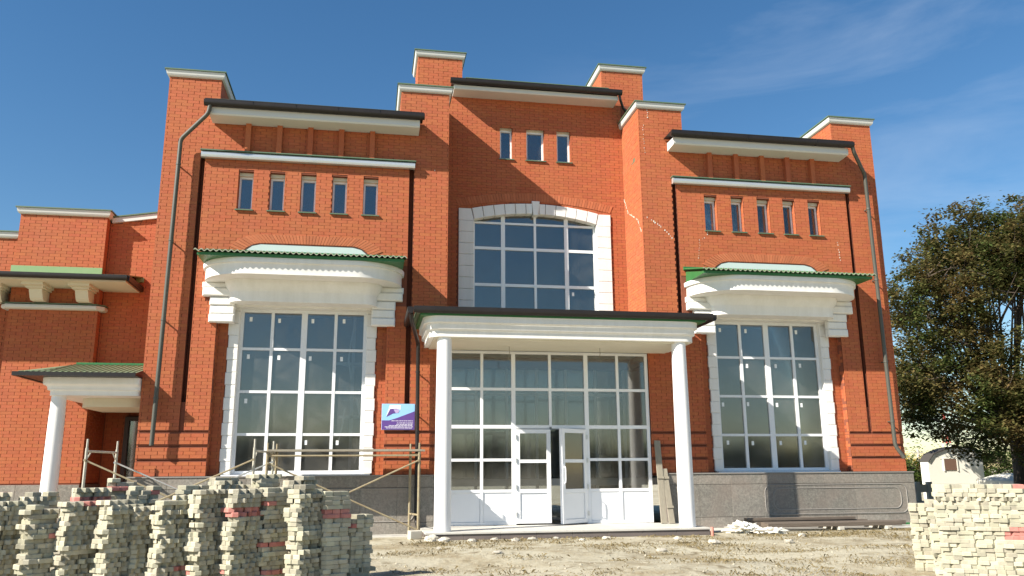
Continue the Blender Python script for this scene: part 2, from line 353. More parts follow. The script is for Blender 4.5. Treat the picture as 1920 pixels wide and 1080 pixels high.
# ================================================================== ground
G = -.14
def ground_material():
    m = bpy.data.materials.new('dirt'); m.use_nodes = True; t = m.node_tree; N = t.nodes; K = t.links.new; b = N['Principled BSDF']; b.inputs['Roughness'].default_value = .95
    g = N.new('ShaderNodeNewGeometry')
    def noise(s, d=8, dist=0, sc=None):
        n = N.new('ShaderNodeTexNoise'); n.inputs['Scale'].default_value = s; n.inputs['Detail'].default_value = d; n.inputs['Roughness'].default_value = .65; n.inputs['Distortion'].default_value = dist
        if sc:
            mm = N.new('ShaderNodeMapping'); mm.inputs['Scale'].default_value = sc; K(g.outputs['Position'], mm.inputs[0]); K(mm.outputs[0], n.inputs[0])
        else: K(g.outputs['Position'], n.inputs[0])
        return n.outputs[0]
    cur = None
    def mixc(a, f, c, lo, hi, amt=1):
        r = N.new('ShaderNodeMapRange'); r.inputs[1].default_value = lo; r.inputs[2].default_value = hi; r.inputs[4].default_value = amt; K(f, r.inputs[0])
        x = N.new('ShaderNodeMix'); x.data_type = 'RGBA'; K(r.outputs[0], x.inputs[0]); x.inputs[7].default_value = (*c,1)
        if isinstance(a, tuple): x.inputs[6].default_value = (*a,1)
        else: K(a, x.inputs[6])
        return x.outputs[2]
    c = mixc((.41,.375,.275), noise(.9, 6, .4), (.25,.20,.115), .46, .64, .85)
    c = mixc(c, noise(2.6, 8, .6), (.135,.098,.043), .53, .66, .85)
    c = mixc(c, noise(7, 8, .2), (.44,.41,.31), .52, .70, .7)
    c = mixc(c, noise(38, 4), (.18,.145,.09), .58, .72, .6)
    K(c, b.inputs['Base Color'])
    bb = N.new('ShaderNodeBump'); bb.inputs['Strength'].default_value = .9; bb.inputs['Distance'].default_value = .04; K(noise(9, 8), bb.inputs['Height']); K(bb.outputs[0], b.inputs['Normal'])
    MATS['dirt'] = m
ground_material()
m = MB(); 
def gz(x, y):
    d = max(0, min(1, (-2.2-y)/3))
    return G + d*.035*(math.sin(x*1.3+y*.7)+math.sin(x*.6-y*1.9+1)+.5*math.sin(x*3.1+y*2.3)) - .03*d
xs = [-600,-120,-40]+[-20+.5*i for i in range(81)]+[40,120,600]; ys = [-600,-120,-40]+[-22+.5*i for i in range(57)]+[20,60,200,900]
nx = len(xs)
m.add([(x,y,gz(x,y)) for y in ys for x in xs], [(j*nx+i, j*nx+i+1, (j+1)*nx+i+1, (j+1)*nx+i) for j in range(len(ys)-1) for i in range(nx-1)])
o = m.build('ground', 'dirt', smooth=True); o['kind'] = 'structure'; o['label'] = 'bare sandy ground with patches of dry grass in front of the brick building'

# ================================================================== main building
B = thing('brick_building', 'large new red brick building with white columned portico and tall white windows', 'building', (0, 0, G))
REC = []; REC_SIDE = []
WZ0, WZ1, WXO, WXI = 1.06, 9.70, 8.5, 2.30
SMALL = [(3.875,4.207),(4.56,4.887),(5.236,5.57),(5.91,6.234),(6.58,6.90)]
SL = [1.36, 1.64, 1.925]
def mirror(s, h): return (h[0],h[1],h[2],h[3]) if s > 0 else (-h[1],-h[0],h[2],h[3])
wall_root = None
def wing(s):
    front = [(3.60,7.14,1.06,4.62)] + [(a,b,6.72,7.58) for a,b in SMALL] + [(7.62,7.72,1.955,7.9),(3.08,3.19,1.955,7.9)]
    for z in SL: front += [(7.14,8.6,z,z+.03),(2.2,3.60,z,z+.03)]
    fr = [mirror(s,h) for h in front]
    back = [mirror(s,h) for h in [(3.84,6.90,1.06,4.62)]+[(a,b,6.72,7.58) for a,b in SMALL]]
    x0, x1 = (WXI, WXO) if s > 0 else (-WXO, -WXI)
    m = MB(); cells(m, x0+.01, x1-.01, 1.06, 8.95, .010, .21, fr); cells(m, x0+.011, x1-.011, 1.0, 8.94, .211, .40, back)
    for a,b in ((7.62,7.72),(3.08,3.19)):                      # the foot of each upright slot is shallow
        xa, xb = sorted((s*a, s*b)); m.box(xa-.002, xb+.002, .045, .209, 1.95, 2.54)
    for z in SL:                                                # back of the level slots
        for a,b in ((7.142,8.487),(2.313,3.598)):
            xa, xb = sorted((s*a, s*b)); m.box(xa, xb, .045, .2095, z-.002, z+.032)
    # end wall of the building and the towers above the eaves
    m.box(s*8.489, s*8.2, .402, 8, 0, 8.93)
    m.box(s*8.489, s*7.41, .0101, 1.9, 8.951, 9.70); m.box(s*3.40, s*2.311, .0101, 2.2, 8.951, 9.74); m.box(s*2.311, s*2.6, .36, 1.6, 3.5, 8.949)
    w = m.build('wall', 'mortar', B)
    holes = fr + [mirror(s,(3.2,7.4,4.62,5.6))]
    bricks(REC, 'x', 0, -1, x0, x1, WZ0, 8.601, holes)
    bricks(REC, 'x', 0, -1, *sorted((s*7.40, s*8.5)), 8.601, 9.70); bricks(REC, 'x', 0, -1, *sorted((s*2.30, s*3.41)), 8.601, 9.74)
    bricks(REC, 'x', 0, -1, *sorted((s*3.41, s*7.40)), 8.601, 8.95)
    for a,b in ((3.60,3.82),(6.92,7.14)):
        bricks(REC_SIDE, 'x', .20, -1, *sorted((s*a, s*b)), 1.06, 4.62, dep=.02)
    # returns
    bricks(REC_SIDE, 'y', s*2.30, -s, .03, 1.32, 3.6, 9.74)
    bricks(REC_SIDE, 'y', s*7.40, -s, .03, 1.9, 8.95, 9.70); bricks(REC_SIDE, 'y', s*3.41, s, .03, 2.2, 8.95, 9.74); bricks(REC_SIDE, 'y', s*8.5, s, .03, 3., 1.06, 9.0)
    bricks(REC_SIDE, 'y', s*7.14, -s, .03, .198, 1.06, 4.6, dep=.004); bricks(REC_SIDE, 'y', s*3.60, s, .03, .198, 1.06, 4.6, dep=.004)
    for a,b in SMALL:
        bricks(REC_SIDE, 'y', s*a+s*.006, s, .03, .20, 6.72, 7.58, dep=.01); bricks(REC_SIDE, 'y', s*b-s*.006, -s, .03, .20, 6.72, 7.58, dep=.01)
    # copings of the two towers
    coping(B, *sorted((s*7.40, s*8.5)), 0, 1.9, 9.70); coping(B, *sorted((s*2.30, s*3.41)), 0, 2.2, 9.74)
    # eaves: boxed white cornice, gutter, roof
    a, b = sorted((s*7.52, s*3.0))
    m = MB(); m.prism_x([(-.44,8.67),(-.465,8.70),(-.465,8.84),(-.02,8.86),(-.02,8.65)], a, b); e = m.build('eaves_cornice', 'cornice_paint', B)
    m = MB(); n = 10; pts = [(-.535+.075*math.cos(math.pi+i/n*math.pi), 8.90+.075*math.sin(math.pi+i/n*math.pi)) for i in range(n+1)]
    m.prism_x(pts+[(-.46,8.95),(-.61,8.95)], a-.10, b+.10)
    for i in range(1,5): x = a+(b-a)*i/5; m.prism_x([(y_*1.0-.004 if y_ < -.535 else y_+.004, z_-.006) for y_,z_ in pts]+[(-.45,8.955),(-.62,8.955)], x-.012, x+.012)
    m.build('gutter', 'gutter', e)
    m = MB(); m.prism_x([(-.585,8.957),(-.585,8.985),(6.0,9.9),(6.0,9.86)], *sorted((s*7.38, s*3.43))); m.build('roof', 'green_trim', B)
    m = MB(); m.box(a-.08, b+.08, -.60, -.02, 8.957, 8.975); m.build('eaves_flashing', 'gutter', e)
    # five brick strips under the eaves
    for p, q in SMALL:
        c = s*(p+q)/2; m = MB(); z = 8.0
        m.box(c-.055, c+.055, -.112, -.003, 8.005, 8.66); st = m.build('brick_strip', 'brick', B)
    # string course
    a, b = sorted((s*3.07, s*7.69)); m = MB()
    m.prism_x([(-.02,7.82),(-.09,7.815),(-.115,7.83),(-.128,7.87),(-.13,7.92),(-.115,7.955),(-.02,7.97)], a, b); sc = m.build('string_course', 'metal_white', B, smooth=True)
    m = MB(); m.box(a-.02, b+.02, -.15, -.003, 7.972, 7.995); m.build('flashing', 'green_trim', sc)
    # five small windows
    for p, q in SMALL:
        xa, xb = sorted((s*p, s*q)); wd = window(B, xa, xb, 6.722, 7.50, .17, [], [], fw=.045)
        m = MB(); m.box(xa, xb, .11, .24, 7.501, 7.575); m.build('lintel', 'cream_soffit', wd)
        m = MB(); m.prism_x([(-.045,6.675),(-.045,6.70),(.17,6.735),(.17,6.71)], xa-.03, xb+.03); m.build('sill', 'green_trim', wd)
    # big window
    xa, xb = sorted((s*4.03, s*6.695)); W_ = xb-xa
    wd = window(B, xa, xb, 1.085, 4.56, .29, [xa+W_*i/4 for i in (1,2,3)], [1.90,2.79,3.70], fw=.07, vw=[.065,.125,.065], matname='pvc_film', glass='glass_dusty', stick=.82)
    m = MB(); m.box(xa-.16, xb+.16, .06, .36, 1.045, 1.08); m.build('sill', 'pvc', wd)
    if s < 0:
        for pts in ([(-4.28,4.42),(-4.36,3.9),(-4.40,3.5),(-4.33,3.1)], [(-4.62,3.42),(-4.4,3.36),(-4.12,3.38)], [(-4.5,2.62),(-4.2,2.66),(-4.12,2.3)], [(-4.55,1.75),(-4.48,2.1),(-4.45,2.45)], [(-4.2,1.3),(-4.13,1.6),(-4.10,1.8)]):
            m = MB(); w2 = .018; P_ = [(x,.345+.01*i,z) for i,(x,z) in enumerate(pts)]; vs = []
            for (x,y,z) in P_: vs += [(x-w2,y,z-w2*.4),(x+w2,y+.012,z+w2*.4)]
            m.add(vs, [(2*i,2*i+1,2*i+3,2*i+2) for i in range(len(pts)-1)]); m.build('torn_film', 'pvc', wd)
    # rusticated white jambs beside it
    h = .262; k = 0; z = 1.085
    while z < 4.55:
        zt = min(z+h, 4.6)
        for c, d in ((3.83,4.03),(6.695,6.90)):
            w_ = .018 if k % 2 else 0
            p, q = (c-w_, d) if c < 5 else (c, d+w_)
            m = MB(); m.cbox(*sorted((s*p, s*q)), .165, .32, z+.0035, zt-.0035, .009); m.build('quoin', 'plaster', B)
        z = zt; k += 1
    for c, d in ((3.845,4.028),(6.698,6.885)): m = MB(); m.box(*sorted((s*c, s*d)), .185, .33, 1.082, 4.56); m.build('jamb', 'plaster', B)
    m = MB(); m.box(*sorted((s*3.85, s*6.88)), .06, .36, 4.562, 4.618); m.build('lintel', 'plaster', B)
    canopy(s)
    # stretched light over the canopy with its brick arch
    cx = s*5.36; pts = [(-1.34,5.68),(1.34,5.68),(1.30,5.80),(1.18,5.90),(1.0,5.945),(-1.0,5.945),(-1.18,5.90),(-1.30,5.80)]
    m = MB(); m.prism([(cx+x,z) for x,z in pts], -.016, -.001); al = m.build('arched_light', 'dark_frame', B)
    m = MB(); m.prism([(cx+x*.975,5.68+(z-5.68)*.93) for x,z in pts], -.022, -.0165); m.build('pane', 'pane_pale', al)
    arcp = [(-1.62,5.86),(-1.46,6.02),(-1.25,6.12),(-1.0,6.16),(-.5,6.165),(0,6.165),(.5,6.165),(1.0,6.16),(1.25,6.12),(1.46,6.02),(1.62,5.86)]
    inn = [(-1.36,5.76),(-1.26,5.86),(-1.12,5.935),(-.98,5.965),(-.5,5.967),(0,5.967),(.5,5.967),(.98,5.965),(1.12,5.935),(1.26,5.86),(1.36,5.76)]
    voussoirs(cx, inn, arcp, -.011, al, .072)
    return w
def voussoirs(cx, inn, outp, y, parent, step):
    def resample(pts, n):
        L_ = [0]
        for a, b in zip(pts, pts[1:]): L_.append(L_[-1]+math.hypot(b[0]-a[0], b[1]-a[1]))
        r = []
        for i in range(n+1):
            t = L_[-1]*i/n; k = max(j for j in range(len(L_)) if L_[j] <= t+1e-9); k = min(k, len(pts)-2)
            f = (t-L_[k])/(L_[k+1]-L_[k]); r.append((pts[k][0]+(pts[k+1][0]-pts[k][0])*f, pts[k][1]+(pts[k+1][1]-pts[k][1])*f))
        return r
    tot = sum(math.hypot(b[0]-a[0], b[1]-a[1]) for a, b in zip(outp, outp[1:])); n = int(tot/step)
    A, C = resample(inn, n), resample(outp, n)
    for i in range(n):
        g = .06; p = [A[i], A[i+1], C[i+1], C[i]]
        def lp(u, v, t): return (u[0]+(v[0]-u[0])*t, u[1]+(v[1]-u[1])*t)
        q = [lp(p[0],p[1],g), lp(p[0],p[1],1-g), lp(p[3],p[2],1-g), lp(p[3],p[2],g)]
        m = MB(); m.prism([(cx+x,z) for x,z in q], y+ru(-.002,.002), y+.013); m.build('voussoir', 'brick_arch', parent)
mat('sheet_edge', (.30,.31,.23), .6, noise=[(14,.5,(.2,.24,.15))])
mat('pane_pale', (.52,.60,.57), .25, noise=[(2,.3,(.42,.50,.48))])
def eplan(x0, x1, y0, y1, rx, ry, seg=16):
    def plan(o):
        a, b, f, A_, B_ = x0-o, x1+o, y0-o, rx+o, min(ry+o, y1-y0+o)
        pts = []
        for i in range(seg+1): t = math.pi + i/seg*math.pi/2; pts.append((a+A_+A_*math.cos(t), f+B_+B_*math.sin(t)))
        for i in range(seg+1): t = 1.5*math.pi + i/seg*math.pi/2; pts.append((b-A_+A_*math.cos(t), f+B_+B_*math.sin(t)))
        return [(a, y1+.1)] + pts + [(b, y1+.1)]
    return plan
def canopy(s):
    cx = s*5.36
    m = MB(); m.box(cx-2.06, cx+2.06, -1.045, .0, 5.392, 5.452); c = m.build('window_canopy', 'green_roof', B)
    m = MB(); n = 210; vs = []; rx0, rx1 = cx-2.11, cx+2.11       # corrugated sheet
    for i in range(n+1):
        x = rx0+(rx1-rx0)*i/n; dz = .021*math.sin(2*math.pi*(x-rx0)/.115)
        vs += [(x,-1.12,5.478+dz),(x,.0,5.73+dz),(x,-1.12,5.466+dz),(x,.0,5.718+dz)]
    fs = []
    for i in range(n):
        a = i*4; b = a+4; fs += [(a,b,b+1,a+1),(a+2,a+3,b+3,b+2),(a,a+2,b+2,b)]
    m.add(vs, fs); m.build('roof_sheet', 'green_roof', c, smooth=False)
    m = MB(); vs = []; fs = []
    for i in range(n+1):
        x = rx0+(rx1-rx0)*i/n; dz = .021*math.sin(2*math.pi*(x-rx0)/.115); vs += [(x,-1.134,5.484+dz),(x,-1.121,5.484+dz),(x,-1.134,5.462+dz),(x,-1.121,5.462+dz)]
    for i in range(n):
        a = i*4; b = a+4; fs += [(a,b,b+1,a+1),(a,a+2,b+2,b),(a+2,a+3,b+3,b+2)]
    m.add(vs, fs); m.build('sheet_edge', 'sheet_edge', c)
    for d in (-1,1):
        m = MB(); pts = [(-1.0,5.453),(0,5.453),(0,5.69),(-1.0,5.455)]; m.prism_x(pts, cx+d*2.03, cx+d*2.05); m.build('gable_board', 'green_roof', c)
    m = MB(); m.box(rx0, rx1, -.03, .001, 5.70, 5.785); m.build('flashing', 'green_roof', c)
    m = MB(); m.sweep(eplan(cx-2.05, cx+2.05, -.965, .0, 1.0, .94), [(-.02,5.05),(0,5.055),(0,5.268),(.012,5.285),(.045,5.292),(.05,5.33),(.055,5.38),(.05,5.39)]); m.build('upper_moulding', 'plaster', c, smooth=True)
    m = MB(); m.sweep(eplan(cx-1.53, cx+1.53, -.38, .05, .30, .30), [(0,4.60),(.004,4.605),(.004,4.80),(.012,4.83),(.045,4.88),(.09,4.95),(.11,5.0),(.115,5.049)]); m.build('lower_moulding', 'plaster', c, smooth=True)
    for d in (-1, 1):                                                # consoles with rusticated drops
        def bx(a, b, y0, z0, z1, nm='console'):
            m = MB(); m.cbox(*sorted((cx+d*a, cx+d*b)), y0, .05, z0, z1, .024); m.build(nm, 'plaster', c)
        bx(1.45, 2.10, -.10, 4.925, 5.048); bx(1.45, 2.08, -.14, 4.745, 4.92); bx(1.42, 1.93, -.10, 4.555, 4.738); bx(1.42, 1.92, -.085, 4.375, 4.548); bx(1.42, 1.93, -.10, 4.195, 4.368)

WALLS = [wing(-1), wing(1)]
# ------------------------------------------------------------------ set-back middle wall
CYW = 1.33
HC = [(-.89,-.565,8.77,9.62),(-.213,.256,8.77,9.62),(.575,.938,8.77,9.62)]
def arch_in(x): return 7.335 - .205*(x/1.55)**2
m = MB(); cells(m, -2.62, 2.62, 3.5, 10.42, CYW+.01, CYW+.3, HC+[(-1.56,1.56,3.9,7.36)]); m.box(-2.96, 2.96, 2.25, 3.2, 8.95, 10.4)
for s in (-1,1): m.box(s*1.851, s*2.96, 1.4501, 2.6, 10.421, 11.43); m.box(s*2.3, s*2.96, 1.4501, 2.249, 9.741, 10.419)
cw = m.build('wall', 'mortar', B)
bricks(REC, 'x', CYW, -1, -2.30, 2.30, 4.2, 10.42, HC+[(-1.94,1.94,3.9,7.41), lambda z: [(-math.sqrt((7.64-z)/.235)*1.55/1.2, math.sqrt((7.64-z)/.235)*1.55/1.2)] if 7.40 < z < 7.60 else []])
for s in (-1,1):
    a, b = sorted((s*1.84, s*2.97)); bricks(REC, 'x', 1.44, -1, a, b, 9.75, 11.43)
    bricks(REC_SIDE, 'y', s*1.84, -s, 1.47, 2.6, 10.45, 11.43); bricks(REC_SIDE, 'y', s*2.97, s, 1.47, 2.6, 9.75, 11.43)
    coping(B, a, b, 1.44, 2.6, 11.43)
# eaves of the middle part
m = MB(); m.prism_x([(.90,10.34),(.88,10.36),(.88,10.45),(1.329,10.46),(1.329,10.34)], -2.10, 2.10); e = m.build('eaves_cornice', 'cornice_paint', B)
n = 10; pts = [(.81+.07*math.cos(math.pi+i/n*math.pi), 10.52+.07*math.sin(math.pi+i/n*math.pi)) for i in range(n+1)]
m = MB(); m.prism_x(pts+[(.88,10.57),(.74,10.57)], -2.2, 2.18); m.box(-2.15, 2.15, .77, 1.34, 10.571, 10.59); m.build('gutter', 'gutter', e)
m = MB(); m.tube([(2.12,.82,10.45),(2.14,.84,10.36),(2.28,1.05,10.22),(2.5,1.25,10.12),(2.55,1.3,9.95)], .035); m.build('rainwater_pipe', 'gutter', B)
m = MB(); m.prism_x([(.76,10.592),(.76,10.61),(5.0,11.1),(5.0,11.05)], -1.83, 1.83); m.build('roof', 'green_trim', B)
for a,b,c,d in HC:
    wd = window(B, a, b, c, d-.05, CYW+.13, [], [], fw=.05)
    m = MB(); m.box(a, b, CYW+.09, CYW+.22, d-.049, d-.002); m.build('lintel', 'cream_soffit', wd)
    m = MB(); m.prism_x([(CYW-.04,c-.045),(CYW-.04,c-.02),(CYW+.13,c+.012),(CYW+.13,c-.012)], a-.03, b+.03); m.build('sill', 'green_trim', wd)
    for q, n_ in ((a+.006,1),(b-.006,-1)): bricks(REC_SIDE, 'y', q, n_, CYW+.03, CYW+.13, c, d, dep=.01)
# arched window with its white surround
ax = 1.55
wd = window(B, -ax, ax, 4.25, 7.13, CYW+.13, [-.80,.005,.80], [5.54,6.46], fw=.05, vw=[.10,.06,.10], bar=.07, stick=.06)
# curved head: frame pieces and panes up to the arc
def head_piece(x0, x1, name, mt, y0, y1, par, inset=0):
    k = 6; top = [(x0+(x1-x0)*i/k, arch_in(x0+(x1-x0)*i/k)-inset) for i in range(k+1)]
    m = MB(); m.prism([(x0,7.082),(x1,7.082)]+top[::-1], y0, y1); m.build(name, mt, par)
for x0, x1 in ((-1.5,-.85),(-.75,-.025),(.035,.75),(.85,1.5)): head_piece(x0, x1, 'pane', 'glass', CYW+.158, CYW+.164, wd)
for x0, x1 in ((-.85,-.75),(-.025,.035),(.75,.85)): head_piece(x0, x1, 'mullion', 'pvc', CYW+.127, CYW+.196, wd)
z = 4.25; k = 0
while z < 7.09:
    zt = min(z+.285, 7.10)
    for s in (-1,1):
        m = MB(); m.cbox(*sorted((s*1.545, s*1.915)), CYW-.035, CYW+.20, z+.003, zt-.003, .009); m.build('quoin', 'plaster', B)
    z = zt; k += 1
def arch_out(x): return 7.60 - .185*(x/1.60)**2
seg = [-1.60,-1.34,-1.06,-.79,-.52,-.25,-.085,.085,.25,.52,.79,1.06,1.34,1.60]
for a, b in zip(seg, seg[1:]):
    key = abs(a+b) < .01; g = .006
    if key: pts = [(-.065,7.30),(.065,7.30),(.10,7.665),(-.10,7.665)]
    else:
        a2, b2 = a*.965, b*.965; pts = [(a2+g,arch_in(a2)),(b2-g,arch_in(b2)),(b-g,arch_out(b)),(a+g,arch_out(a))]
    f = -.06 if key else -.04; m = MB(); c = .014; cxm = sum(p[0] for p in pts)/4; czm = sum(p[1] for p in pts)/4
    inn = [(x+(cxm-x)*.06, z+(czm-z)*.06) for x,z in pts]
    vs = [(x,CYW+f,z) for x,z in inn]+[(x,CYW+f+c,z) for x,z in pts]+[(x,CYW+.19,z) for x,z in pts]
    m.add(vs, [(0,1,2,3)]+[(i,i+4,(i+1)%4+4,(i+1)%4) for i in range(4)]+[(i+4,i+8,(i+1)%4+8,(i+1)%4+4) for i in range(4)]); m.build('keystone' if key else 'arch_stone', 'plaster', B)
for s in (-1,1):
    m = MB(); pts = [(s*1.545,7.102),(s*1.915,7.102),(s*1.915,7.40),(s*1.612,7.40)]; m.prism(pts[::s], CYW-.034, CYW+.19); m.build('arch_springer', 'plaster', B)
outp = [(-2.0+.25*i, 7.87-.235*((-2.0+.25*i)/2.0)**2) for i in range(17)]; innp = [(x*.96, 7.66-.21*(x/2.0)**2) for x,z in outp]
voussoirs(0, innp, outp, CYW-.011, cw, .072)
# fills in the cracks: white mortar lumps
def crack(pts, plane, const, step=.055, w=.02):
    m = MB()
    for (u0,z0),(u1,z1) in zip(pts, pts[1:]):
        n = max(1, int(math.hypot(u1-u0,z1-z0)/step))
        for i in range(n):
            if rnd() < .3: continue
            u = u0+(u1-u0)*i/n+ru(-.012,.012); z = z0+(z1-z0)*i/n; a = ru(.3,1)*w; b = ru(.5,1.6)*w
            if plane == 'x': m.box(u-a, u+a, const-.005, const+.004, z-b, z+b)
            else: m.box(const-.005, const+.004, u-a, u+a, z-b, z+b)
    m.build('crack_filling', 'plaster_aged', WALLS[1] if const != 9 else WALLS[0], kind='stuff')
crack([(2.376,6.994),(2.761,6.748),(2.9,6.62),(3.037,6.432)], 'x', 0, w=.015); crack([(2.536,9.70),(2.55,9.45)], 'x', 0, w=.011); crack([(2.42,9.3),(2.417,9.0),(2.43,8.54)], 'x', 0, w=.010)
crack([(3.92,6.66),(3.9,6.55),(3.706,6.46),(3.68,6.2),(3.627,5.83)], 'x', 0, w=.009); crack([(7.283,6.545),(7.30,6.3),(7.33,6.1),(7.364,5.94)], 'x', 0, w=.011)
crack([(1.3,7.83),(1.03,7.381),(.324,6.998),(.094,6.624)], 'y', 2.30, .03, .013)
crack([(-2.62,7.84),(-2.63,7.74)], 'x', 0, w=.012)

# ------------------------------------------------------------------ bricks: the nearest ones as pieces
def hid(r):
    x = (r[3]+r[4])/2; z = (r[5]+r[6])/2
    return r[1] > .5 or (-3.68 < x < -2.93 and 1.97 < z < 2.55) or (abs(x) < 3.2 and 3.5 < z < 4.6)
split_bricks(REC, WALLS[0], B, hid)
m = MB()
for r in REC_SIDE: brick_mesh(m, r)
m.build('return_brickwork', 'brick', B, kind='stuff')

# ------------------------------------------------------------------ granite plinth
for s in (-1, 1):
    a, b = (2.55, 8.58)
    m = MB(); xa, xb = sorted((s*a, s*b)); m.box(xa, xb, -.10, .34, G-.05, 1.03); pl = m.build('plinth', 'granite_dark', B)
    n = 8; w_ = (b-a)/n
    for i in range(n):
        p, q = sorted((s*(a+i*w_), s*(a+(i+1)*w_)))
        for z0, z1 in ((G,.10),(.105,.80),(.805,1.03)):
            m = MB(); m.cbox(p+.0015, q-.0015, -.122+ru(-.0012,.0012), -.099, z0+.0015, z1-.0015, .003); m.build('granite_slab', 'granite', pl)
    m = MB(); m.box(xa-.01, xb+.01, -.14, .3, 1.031, 1.055); m.build('plinth_cap', 'granite_line', pl)
    # rounded raised frames
    for (f0, f1, g0, g1) in ((4.85,8.35,.14,.78),(5.05,8.2,.24,.70)) if s > 0 else ((-6.9,-2.95,.12,.78),):
        r = .16; pts = []
        for cx_, cz_, t0 in ((f1-r,g1-r,0),(f0+r,g1-r,90),(f0+r,g0+r,180),(f1-r,g0+r,270)):
            for i in range(7): t = math.radians(t0+i*15); pts.append((cx_+r*math.cos(t), -.124, cz_+r*math.sin(t)))
        m = MB(); m.tube(pts+[pts[0]], .011, 6); m.build('plinth_moulding', 'granite_line', pl)
# paving strip along the wall foot, right
m = MB(); m.box(2.95, 8.9, -1.0, -.125, G-.04, G+.015); m.build('wall_apron', 'tile', B)
m = MB(); m.box(-8.9, -2.95, -.75, -.125, G-.04, G+.012); m.build('wall_apron', 'tile', B)

# ------------------------------------------------------------------ portico
m = MB(); m.box(-2.80, 2.80, -1.76, -.005, G-.05, -.030); po = m.build('portico', 'granite_dark', B, label='white columned portico with dark gutter over the glazed entrance')
for i in range(8):
    x = -2.80+.70*i; m = MB(); m.cbox(x+.002, x+.698, -1.775, -1.757, G+.002, -.034, .003); m.build('granite_slab', 'granite_dark', po)
for i in range(8):
    for j in range(3):
        m = MB(); m.box(-2.83+.7075*i+.002, -2.83+.7075*(i+1)-.002, -1.80+.6*j+.002, min(-1.80+.6*(j+1),-.004)-.002, -.0295, .0+ru(-.0015,.0015)); m.build('floor_tile', 'tile', po)
for s in (-1,1):
    m = MB(); m.lathe(s*2.476, -1.42, [(.168,.002),(.168,.004),(.165,.06),(.162,1.2),(.155,2.6),(.148,3.60),(.148,3.752)], 40); m.build('column', 'column_paint', po, smooth=True)
pl4 = rrect(-2.79, 2.79, -1.60, .0, .22, 10)
m = MB(); m.sweep(pl4, [(-.01,3.745),(0,3.75),(0,3.862),(.008,3.875),(.05,3.892),(.056,3.90),(.056,3.99),(.064,4.005),(.105,4.022),(.112,4.03),(.112,4.13),(.12,4.15)]); m.build('entablature', 'plaster', po, smooth=True)
m = MB(); m.box(-2.98, 2.98, -1.735, .0, 4.152, 4.20); m.build('soffit_board', 'green_roof', po)
m = MB()
m.add([(-3.06,-1.74,4.30),(3.06,-1.74,4.30),(2.55,1.325,4.66),(-2.55,1.325,4.66),(-3.06,-.004,4.30),(3.06,-.004,4.30),(-3.06,-1.74,4.202),(3.06,-1.74,4.202),(3.06,-.004,4.202),(-3.06,-.004,4.202),(2.28,1.325,4.202),(-2.28,1.325,4.202)],
      [(0,1,5,4),(6,9,8,7),(0,6,7,1),(1,7,8,5),(4,9,6,0),(9,11,10,8)])
m.add([(-2.28,-.003,4.302),(2.28,-.003,4.302),(2.28,1.325,4.52),(-2.28,1.325,4.52)],[(0,1,2,3)])
m.build('portico_roof', 'green_trim', po)
n = 8; pts = [(-1.79+.05*math.cos(math.pi+i/n*math.pi), 4.255+.075*math.sin(math.pi+i/n*math.pi)) for i in range(n+1)]
m = MB(); m.prism_x(pts+[(-1.741,4.315),(-1.84,4.315)], -3.12, 3.12); gt = m.build('gutter', 'gutter', po)
for s in (-1,1):
    m = MB(); m.prism([(s*(3.18+.06*math.cos(math.pi+i/n*math.pi)), 4.255+.072*math.sin(math.pi+i/n*math.pi)) for i in range(n+1)]+[(s*3.24,4.313),(s*3.12,4.313)], -1.73, -.01); m.build('gutter', 'gutter', po)
m = MB(); m.box(-2.69, 2.69, -1.50, .01, 3.72, 3.7445); m.build('portico_ceiling', 'cream_soffit', po)
for x in (-1.02, .98): m = MB(); m.tube([(x,-.62,3.72),(x+.01,-.62,3.6),(x-.02,-.63,3.48),(x+.03,-.62,3.40)], .006, 5); m.build('loose_wire', 'wood_grey', po)

# ------------------------------------------------------------------ glazed entrance screen
GY = .05
gx = [-2.22,-1.515,-.815,.008,.835,1.565,2.25]
m = MB(); FD = .07
for x, w_ in zip(gx, (.07,.06,.09,.06,.09,.06,.07)):
    z0 = 2.06 if x == .008 else 0.004
    m.box(x-w_/2, x+w_/2, GY-.004, GY+FD, z0, 3.715)
sc = m.build('entrance_screen', 'pvc', B, label='white framed glass entrance screen with double door')
def rail(x0, x1, z, h=.06):
    m = MB(); m.box(x0, x1, GY, GY+FD-.006, z-h/2, z+h/2); m.build('transom', 'pvc', sc)
hw = {-2.22:.035,-1.515:.03,-.815:.045,.008:.03,.835:.045,1.565:.03,2.25:.035}
for a, b in zip(gx, gx[1:]):
    p, q = a+hw[a], b-hw[b]; mid = a in (-.815,.008)
    for z in (3.685, 2.875) + ((2.06,) if mid else (2.06,1.355,.705,.035)): rail(p, q, z, .075 if z == 2.06 else .06)
    zz = [(2.905,3.655),(2.10,2.845)] + ([] if mid else [(1.385,2.02),(.735,1.325)])
    for z0, z1 in zz:
        m = MB(); t = ru(-.001,.001); m.box(p, q, GY+.030+t, GY+.035+t, z0, z1); m.build('pane', 'glass', sc)
    if not mid:
        m = MB(); m.cbox(p, q, GY+.018, GY+.05, .065, .675, .012); m.build('panel', 'pvc', sc)
